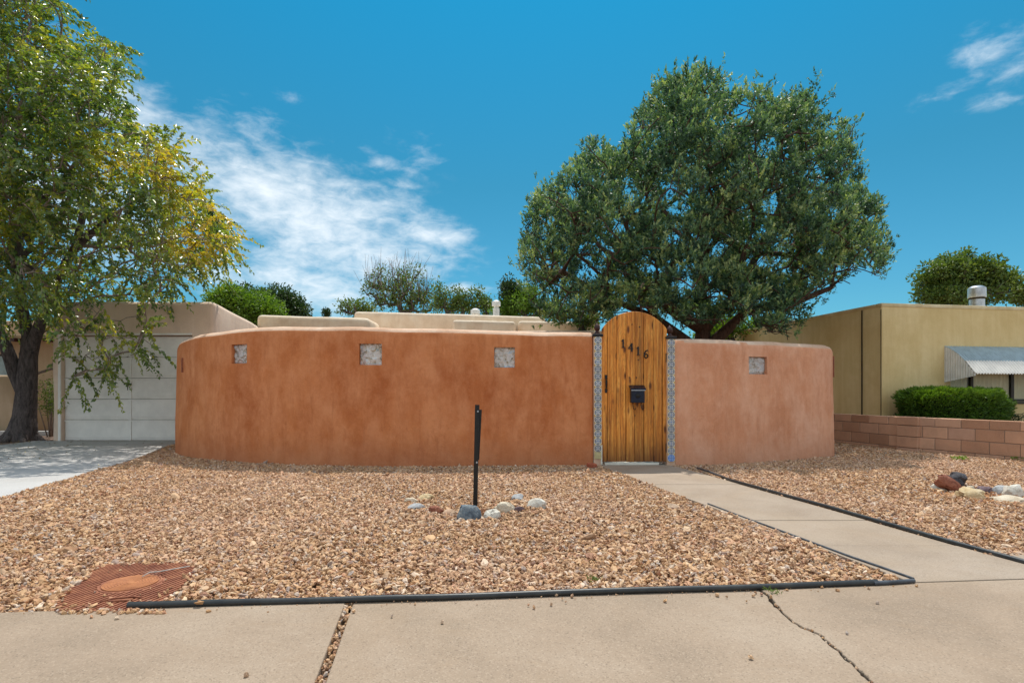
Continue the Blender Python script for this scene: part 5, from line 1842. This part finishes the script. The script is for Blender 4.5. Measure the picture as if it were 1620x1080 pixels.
    # finer branches reach a subset of plumes
    sub = pos[rng.choice(len(pos), 1500, replace=False)]
    nodes, par, cnt, order, nr = grow(rn, np.vstack([T, sub]), .3, .20, .22)
    rad = .004 + .0046 * np.sqrt(cnt)
    for i, r in ((0, .28), (1, .21), (2, .17), (3, .14), (4, .11), (5, .07), (6, .04), (7, .10), (8, .07), (10, .10), (11, .07), (13, .09), (14, .07), (15, .05), (17, .09), (18, .06)):
        rad[i] = max(r, rad[i] * .6) if i > 2 else r
    rad = np.minimum(rad, .28)
    V, F_ = skeleton_mesh(nodes, par, rad, 7)
    ne = (par >= 0).sum(); big = rad[np.where(par >= 0)[0]] > .05
    Fb = F_.reshape(7, ne, 4)
    link_np('trunk', V, Fb[:, big].reshape(-1, 4), M['jbark'], root, None, True)
    link_np('branches', V, Fb[:, ~big].reshape(-1, 4), M['jbark'], root, None, True)
    print('juniper slivers', len(P_), 'lobes', len(lobes))


make_juniper()


# --- background trees
def bg_tree(name, label, Y, ells, m, nclump, per, leaf, tone=.4, clump_r=.45, bare=0, group='trees beyond the roofs', shift=(0, 0), twigs=True, barkm='bark', depth=1.0, upright=0.2, lw=.55):
    """ells: (px,py,rx,ry) lobes of the crown in the photo, turned into round masses at depth Y"""
    s = Y / F
    cen = np.array([P(e[0], e[1], Y) for e in ells]); rad_ = np.array([(e[2] * s, e[3] * s) for e in ells])
    area = rad_[:, 0] * rad_[:, 1]; pick = rng.choice(len(ells), nclump, p=area / area.sum())
    d = rng.normal(0, 1, (nclump, 3)); d /= np.linalg.norm(d, axis=1, keepdims=True)
    rr = rng.random((nclump, 1)) ** .40
    T = cen[pick] + d * rr * np.column_stack([rad_[pick, 0], rad_[pick, 0] * depth, rad_[pick, 1]])
    bx = float(np.average(cen[:, 0], weights=area)); base = Vector((bx, Y, -.05))
    root = empty(name, base, label, 'tree', group)
    zlow = cen[:, 2].min() - 0.2
    rn = [(np.array(base), -1), (np.array([bx, Y, max(zlow * .5, .4)]), 0), (np.array([bx + .1, Y, max(zlow - .3, .8)]), 1)]
    nodes, par, cnt, order, nr = grow(rn, T, .5, .25, .25)
    r = .008 + .013 * np.sqrt(cnt); r[:3] = np.maximum(r[:3], [.2, .17, .15])
    V, F_ = skeleton_mesh(nodes, par, r, 5)
    link_np('trunk', V, F_, M[barkm], root, None, True)
    n = nclump * per
    c = np.repeat(T, per, axis=0)
    cr = np.repeat(rng.uniform(.6, 1.3, nclump), per)[:, None] * clump_r
    dd = rng.normal(0, 1, (n, 3)); dd /= np.linalg.norm(dd, axis=1, keepdims=True)
    pos = c + dd * cr * rng.random((n, 1)) ** .5
    dr = dd + rng.normal(0, .5, (n, 3)); dr[:, 2] += upright
    V, F_ = leaves(pos, dr, rng.uniform(.7, 1.3, n) * leaf, rng.uniform(.7, 1.3, n) * leaf * lw, .4)
    v = tone + np.repeat(rng.normal(0, .10, nclump), per) + rng.normal(0, .10, n)
    o = link_np('crown', V, F_, m, root, np.repeat(np.clip(v, 0, 1), 2)); o['kind'] = 'stuff'
    if bare:
        q = rng.choice(nclump, bare); st = T[q]
        e = st + np.column_stack([rng.normal(0, .25, bare), rng.normal(0, .25, bare), rng.uniform(.5, 1.3, bare)])
        V, F_ = skeleton_mesh(np.vstack([st, e]), np.concatenate([np.full(bare, -1), np.arange(bare)]), np.concatenate([np.full(bare, .012), np.full(bare, .004)]), 3)
        o = link_np('bare_twigs', V, F_, M['twig'], root); o['kind'] = 'stuff'
    return root


M['bright'] = leaf_mat('bright_leaf', [(0, (.045, .085, .014)), (.4, (.11, .20, .022)), (.7, (.19, .30, .035)), (1, (.30, .38, .06))], .5, .3)
M['darkleaf'] = leaf_mat('dark_leaf', [(0, (.012, .030, .012)), (.4, (.03, .062, .020)), (.7, (.055, .10, .030)), (1, (.10, .15, .05))], .45, .2)
M['midleaf'] = leaf_mat('mid_leaf', [(0, (.035, .065, .020)), (.4, (.085, .14, .030)), (.7, (.15, .21, .05)), (1, (.25, .24, .08))], .45, .28)

bg_tree('broadleaf_tree', 'bright yellow green tree above the garage roof, in front of a darker one', 24, [(375, 482, 40, 26), (405, 490, 38, 24), (355, 480, 24, 16), (430, 500, 22, 16)], M['bright'], 150, 110, .13, .45, .38)
bg_tree('broadleaf_tree', 'dark green round tree right behind the bright one by the garage', 30, [(440, 485, 36, 24), (465, 492, 20, 16), (405, 470, 28, 12)], M['darkleaf'], 110, 110, .16, .5, .5)
bg_tree('sparse_tree', 'sparse half bare tree with reddish twigs rising over the middle parapet', 26, [(600, 455, 24, 30), (650, 455, 34, 28), (625, 475, 40, 20), (672, 478, 26, 22)], M['midleaf'], 130, 26, .12, .55, .42, 260)
bg_tree('young_tree', 'small thin leaved tree at the left of the sparse bare one', 22, [(560, 485, 18, 14), (545, 490, 10, 10), (575, 492, 14, 10)], M['midleaf'], 30, 40, .10, .6, .25)
bg_tree('young_tree', 'slender young tree right of the half bare tree', 25, [(700, 472, 14, 24), (712, 485, 12, 14)], M['midleaf'], 30, 45, .11, .55, .3)
bg_tree('young_tree', 'slender young tree left of the small round roof vent', 25, [(727, 474, 13, 22), (738, 490, 12, 10)], M['midleaf'], 30, 45, .11, .6, .3)
bg_tree('young_tree', 'slender young tree standing right behind the small round roof vent', 25, [(757, 478, 16, 20), (772, 488, 12, 12)], M['midleaf'], 36, 45, .11, .55, .3)
bg_tree('broadleaf_tree', 'bright green tree between the white roof vent and the juniper', 24, [(815, 482, 28, 18), (838, 476, 20, 22), (800, 490, 18, 12), (865, 492, 20, 16)], M['bright'], 80, 90, .12, .35, .34)
bg_tree('conifer_tree', 'small dark pointed conifer just left of the juniper', 24, [(806, 452, 12, 12), (812, 462, 16, 14), (800, 465, 10, 8)], M['darkleaf'], 40, 60, .10, .4, .25, upright=.8)
bg_tree('broadleaf_tree', 'round green tree behind the metal vent on the yellow house', 30, [(1500, 440, 42, 32), (1545, 440, 42, 34), (1520, 425, 34, 24), (1580, 452, 26, 26), (1475, 460, 26, 24), (1520, 470, 60, 20), (1590, 440, 14, 12)], M['midleaf'], 260, 70, .18, .55, .42)
bg_tree('conifer_tree', 'small olive conifer at the right edge beyond the yellow house', 30, [(1610, 470, 14, 16), (1616, 455, 7, 10), (1635, 470, 20, 20)], M['midleaf'], 60, 70, .12, .6, .35, upright=.8)
bg_tree('shrub_tree', 'bright green leafy shrub glimpsed under the juniper over the right wall', 18, [(1150, 515, 34, 14), (1195, 520, 24, 12), (1120, 525, 24, 10)], M['bright'], 80, 60, .10, .5, .28, group='shrubs glimpsed under the juniper')
bg_tree('shrub_tree', 'green shrub glimpsed left of the gate between the juniper boughs', 17, [(905, 500, 30, 12), (930, 505, 18, 12)], M['midleaf'], 36, 60, .09, .5, .25, group='shrubs glimpsed under the juniper')
bg_tree('conifer_tree', 'tiny dark treetop poking over the parapet left of the sparse tree', 40, [(517, 495, 4, 8)], M['darkleaf'], 10, 60, .12, .5, .2, upright=.8)

# --- white stemmed shrub left of the garage door
def small_shrub():
    base = Vector(G(77, 690)); base = Vector((-11.15, 13.75, 0))
    root = empty('garden_shrub', base, 'thin stemmed small leaved shrub between the elm trunk and the garage', 'shrub')
    b = MB(); random.seed(3); tips = []
    for k in range(9):
        a = random.uniform(0, 6.28); l = random.uniform(.05, .22); h = random.uniform(.9, 1.35)
        p = [base + Vector((math.cos(a) * l * .3, math.sin(a) * l * .3, -.02)), base + Vector((math.cos(a) * l, math.sin(a) * l, h * .5)), base + Vector((math.cos(a) * l * 1.7, math.sin(a) * l * 1.7, h))]
        b.tube(p, [.014, .010, .006], 6); tips += [p[1].lerp(p[2], random.random()) for _ in range(9)] + [p[2]]
    b.build('stem', M['twig'], root, smooth=True)
    T = np.array([tuple(t) for t in tips]); per = 14; n = len(T) * per
    pos = np.repeat(T, per, axis=0) + rng.normal(0, .085, (n, 3)); dr = rng.normal(0, 1, (n, 3))
    V, F_ = leaves(pos, dr, rng.uniform(.04, .06, n), rng.uniform(.022, .034, n), .5)
    o = link_np('foliage', V, F_, M['midleaf'], root, np.repeat(np.clip(rng.normal(.6, .15, n), 0, 1), 2)); o['kind'] = 'stuff'


small_shrub()


# --- clipped hedge
def hedge():
    u0, u1, d0, d1, z0, z1 = .02, 2.28, .25, 1.05, .05, 1.09
    c = YH((u0 + u1) / 2, (d0 + d1) / 2, 0)
    root = empty('hedge', c, 'clipped dark green hedge with bright top in front of the yellow house', 'hedge')
    n = 26000
    p = rng.uniform(-1, 1, (n, 3)); ax = rng.integers(0, 5, n)
    p[:, 0] = np.where(ax == 0, -1, p[:, 0]); p[:, 0] = np.where(ax == 1, 1, p[:, 0])
    p[:, 1] = np.where((ax == 2), 1, p[:, 1]); p[:, 2] = np.where((ax >= 3), 1, p[:, 2])
    # round the corners
    ln = (np.abs(p) ** 5).sum(axis=1) ** (1 / 5); q = p / ln[:, None]
    w = np.array([1 + .13 * noise.noise(Vector(a * 2.3)) + .10 * noise.noise(Vector(a * 5.5)) + .05 * noise.noise(Vector(a * 12)) for a in q])
    q = q * w[:, None] * rng.uniform(.90, 1.01, (n, 1))
    # tapered left end bottom and right end
    U = (u0 + u1) / 2 + q[:, 0] * (u1 - u0) / 2; D_3 = (d0 + d1) / 2 + q[:, 1] * (d1 - d0) / 2; Z = (z0 + z1) / 2 + q[:, 2] * (z1 - z0) / 2
    ca, sa = math.cos(ang_h), math.sin(ang_h)
    pos = np.column_stack([YO.x + ca * U + sa * D_3, YO.y + sa * U - ca * D_3, Z])
    nr = np.column_stack([ca * q[:, 0] + sa * q[:, 1], sa * q[:, 0] - ca * q[:, 1], q[:, 2]])
    dr = nr + rng.normal(0, .55, (n, 3)); dr[:, 2] += .35
    V, F_ = leaves(pos, dr, rng.uniform(.04, .095, n), rng.uniform(.016, .030, n), .2)
    v = .42 + rng.normal(0, .15, n) + .38 * np.clip((q[:, 2] - .2) / .7, 0, 1)  # leaves coloured paler towards the top, as if sunlit
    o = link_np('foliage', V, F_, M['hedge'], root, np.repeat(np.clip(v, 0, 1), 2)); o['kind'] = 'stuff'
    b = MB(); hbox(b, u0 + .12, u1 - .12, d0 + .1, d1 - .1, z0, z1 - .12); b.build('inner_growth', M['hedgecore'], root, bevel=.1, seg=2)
    for u in np.linspace(u0 + .3, u1 - .3, 6):
        b = MB(); b.tube([YH(u, .65, -.06), YH(u + .03, .65, .3)], .02, 6); b.build('stem', M['bark'], root)


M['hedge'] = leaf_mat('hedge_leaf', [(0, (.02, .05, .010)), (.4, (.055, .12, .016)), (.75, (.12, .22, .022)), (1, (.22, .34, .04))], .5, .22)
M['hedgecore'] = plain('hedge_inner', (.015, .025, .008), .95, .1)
hedge()

# plants by the house foot and along the block wall
for (u, d, lab) in ((2.55, .5, 'small dark plant at the foot of the yellow house, nearest the hedge'), (2.95, .5, 'middle small dark plant below the yellow house window'), (3.3, .5, 'small dark plant below the window, furthest from the hedge')):
    c = YH(u, d, 0); root = empty('small_plant', c + Vector((0, 0, .25)), lab, 'plant', 'small plants below the window')
    n = 220; pos = np.array(c) + np.column_stack([rng.normal(0, .07, n), rng.normal(0, .07, n), rng.uniform(.3, .56, n)])
    dr = rng.normal(0, .6, (n, 3)); dr[:, 2] += .7
    V, F_ = leaves(pos, dr, .06, .02, .3)
    link_np('foliage', V, F_, M['darkleaf'], root, np.full(len(F_), .3))
b = MB(); hbox(b, .0, 9, .12, 1.6, -.1, .33); o = b.build('planting_bed', M['soil'], None, YH(2, .8, 0)); o['kind'] = 'structure'
for (px, py, lab) in ((940, 918, 'small grey green weed in the gravel behind the long edging pipe'), (1222, 938, 'tiny grass sprig growing where the sidewalk crack meets the edging'), (1517, 727, 'tiny green weed by the block wall above the right rock group'), (1612, 728, 'green weed in the gravel at the foot of the block wall, rightmost')):
    c = G(px, py); root = empty('weed', c, lab, 'weed')
    near = py > 900; ws = .35 if near else 1.0
    n = 26 if near else 90; pos = np.array(c) + np.column_stack([rng.normal(0, .05, n), rng.normal(0, .04, n), rng.uniform(0, .05, n)]) * ws
    dr = rng.normal(0, 1, (n, 3)); dr[:, 2] = abs(dr[:, 2])
    V, F_ = leaves(pos, dr, .04 * (.6 if near else 1), .014 * (.5 if near else 1), .3); link_np('foliage', V, F_, M['midleaf'] if near else M['bright'], root, np.full(len(F_), .6))

# fallen leaves: on the soil below the elm, the driveway and the gravel by it
n = 2600
X = rng.uniform(-14, -4.6, n); Y = rng.uniform(4.5, 14, n); w = np.exp(-((X + 11) / 3.5) ** 2)
k = rng.random(n) < np.clip(w, .08, 1) * np.where(X > dleft(7), .35, 1)
X, Y = X[k], Y[k]; n = len(X)
pos = np.column_stack([X, Y, rng.uniform(.006, .012, n)]); a = rng.uniform(0, 6.28, n)
dr = np.column_stack([np.cos(a), np.sin(a), rng.uniform(0, .35, n)])
V, F_ = leaves(pos, dr, rng.uniform(.03, .055, n), rng.uniform(.016, .03, n), 3.0)
M['dry'] = leaf_mat('dry_leaf', [(0, (.12, .07, .035)), (.5, (.25, .16, .07)), (1, (.32, .26, .08))], .8, .1)
o = bpy.data.objects.new('fallen_leaves', fast_mesh('fallen_leaves', V, F_, M['dry'], np.repeat(rng.random(n), 2))); COL.objects.link(o)
tag(o, 'dry fallen leaves scattered below the elm and on the driveway', 'leaves', kind='stuff')
print('gravel stones', n1, n2)
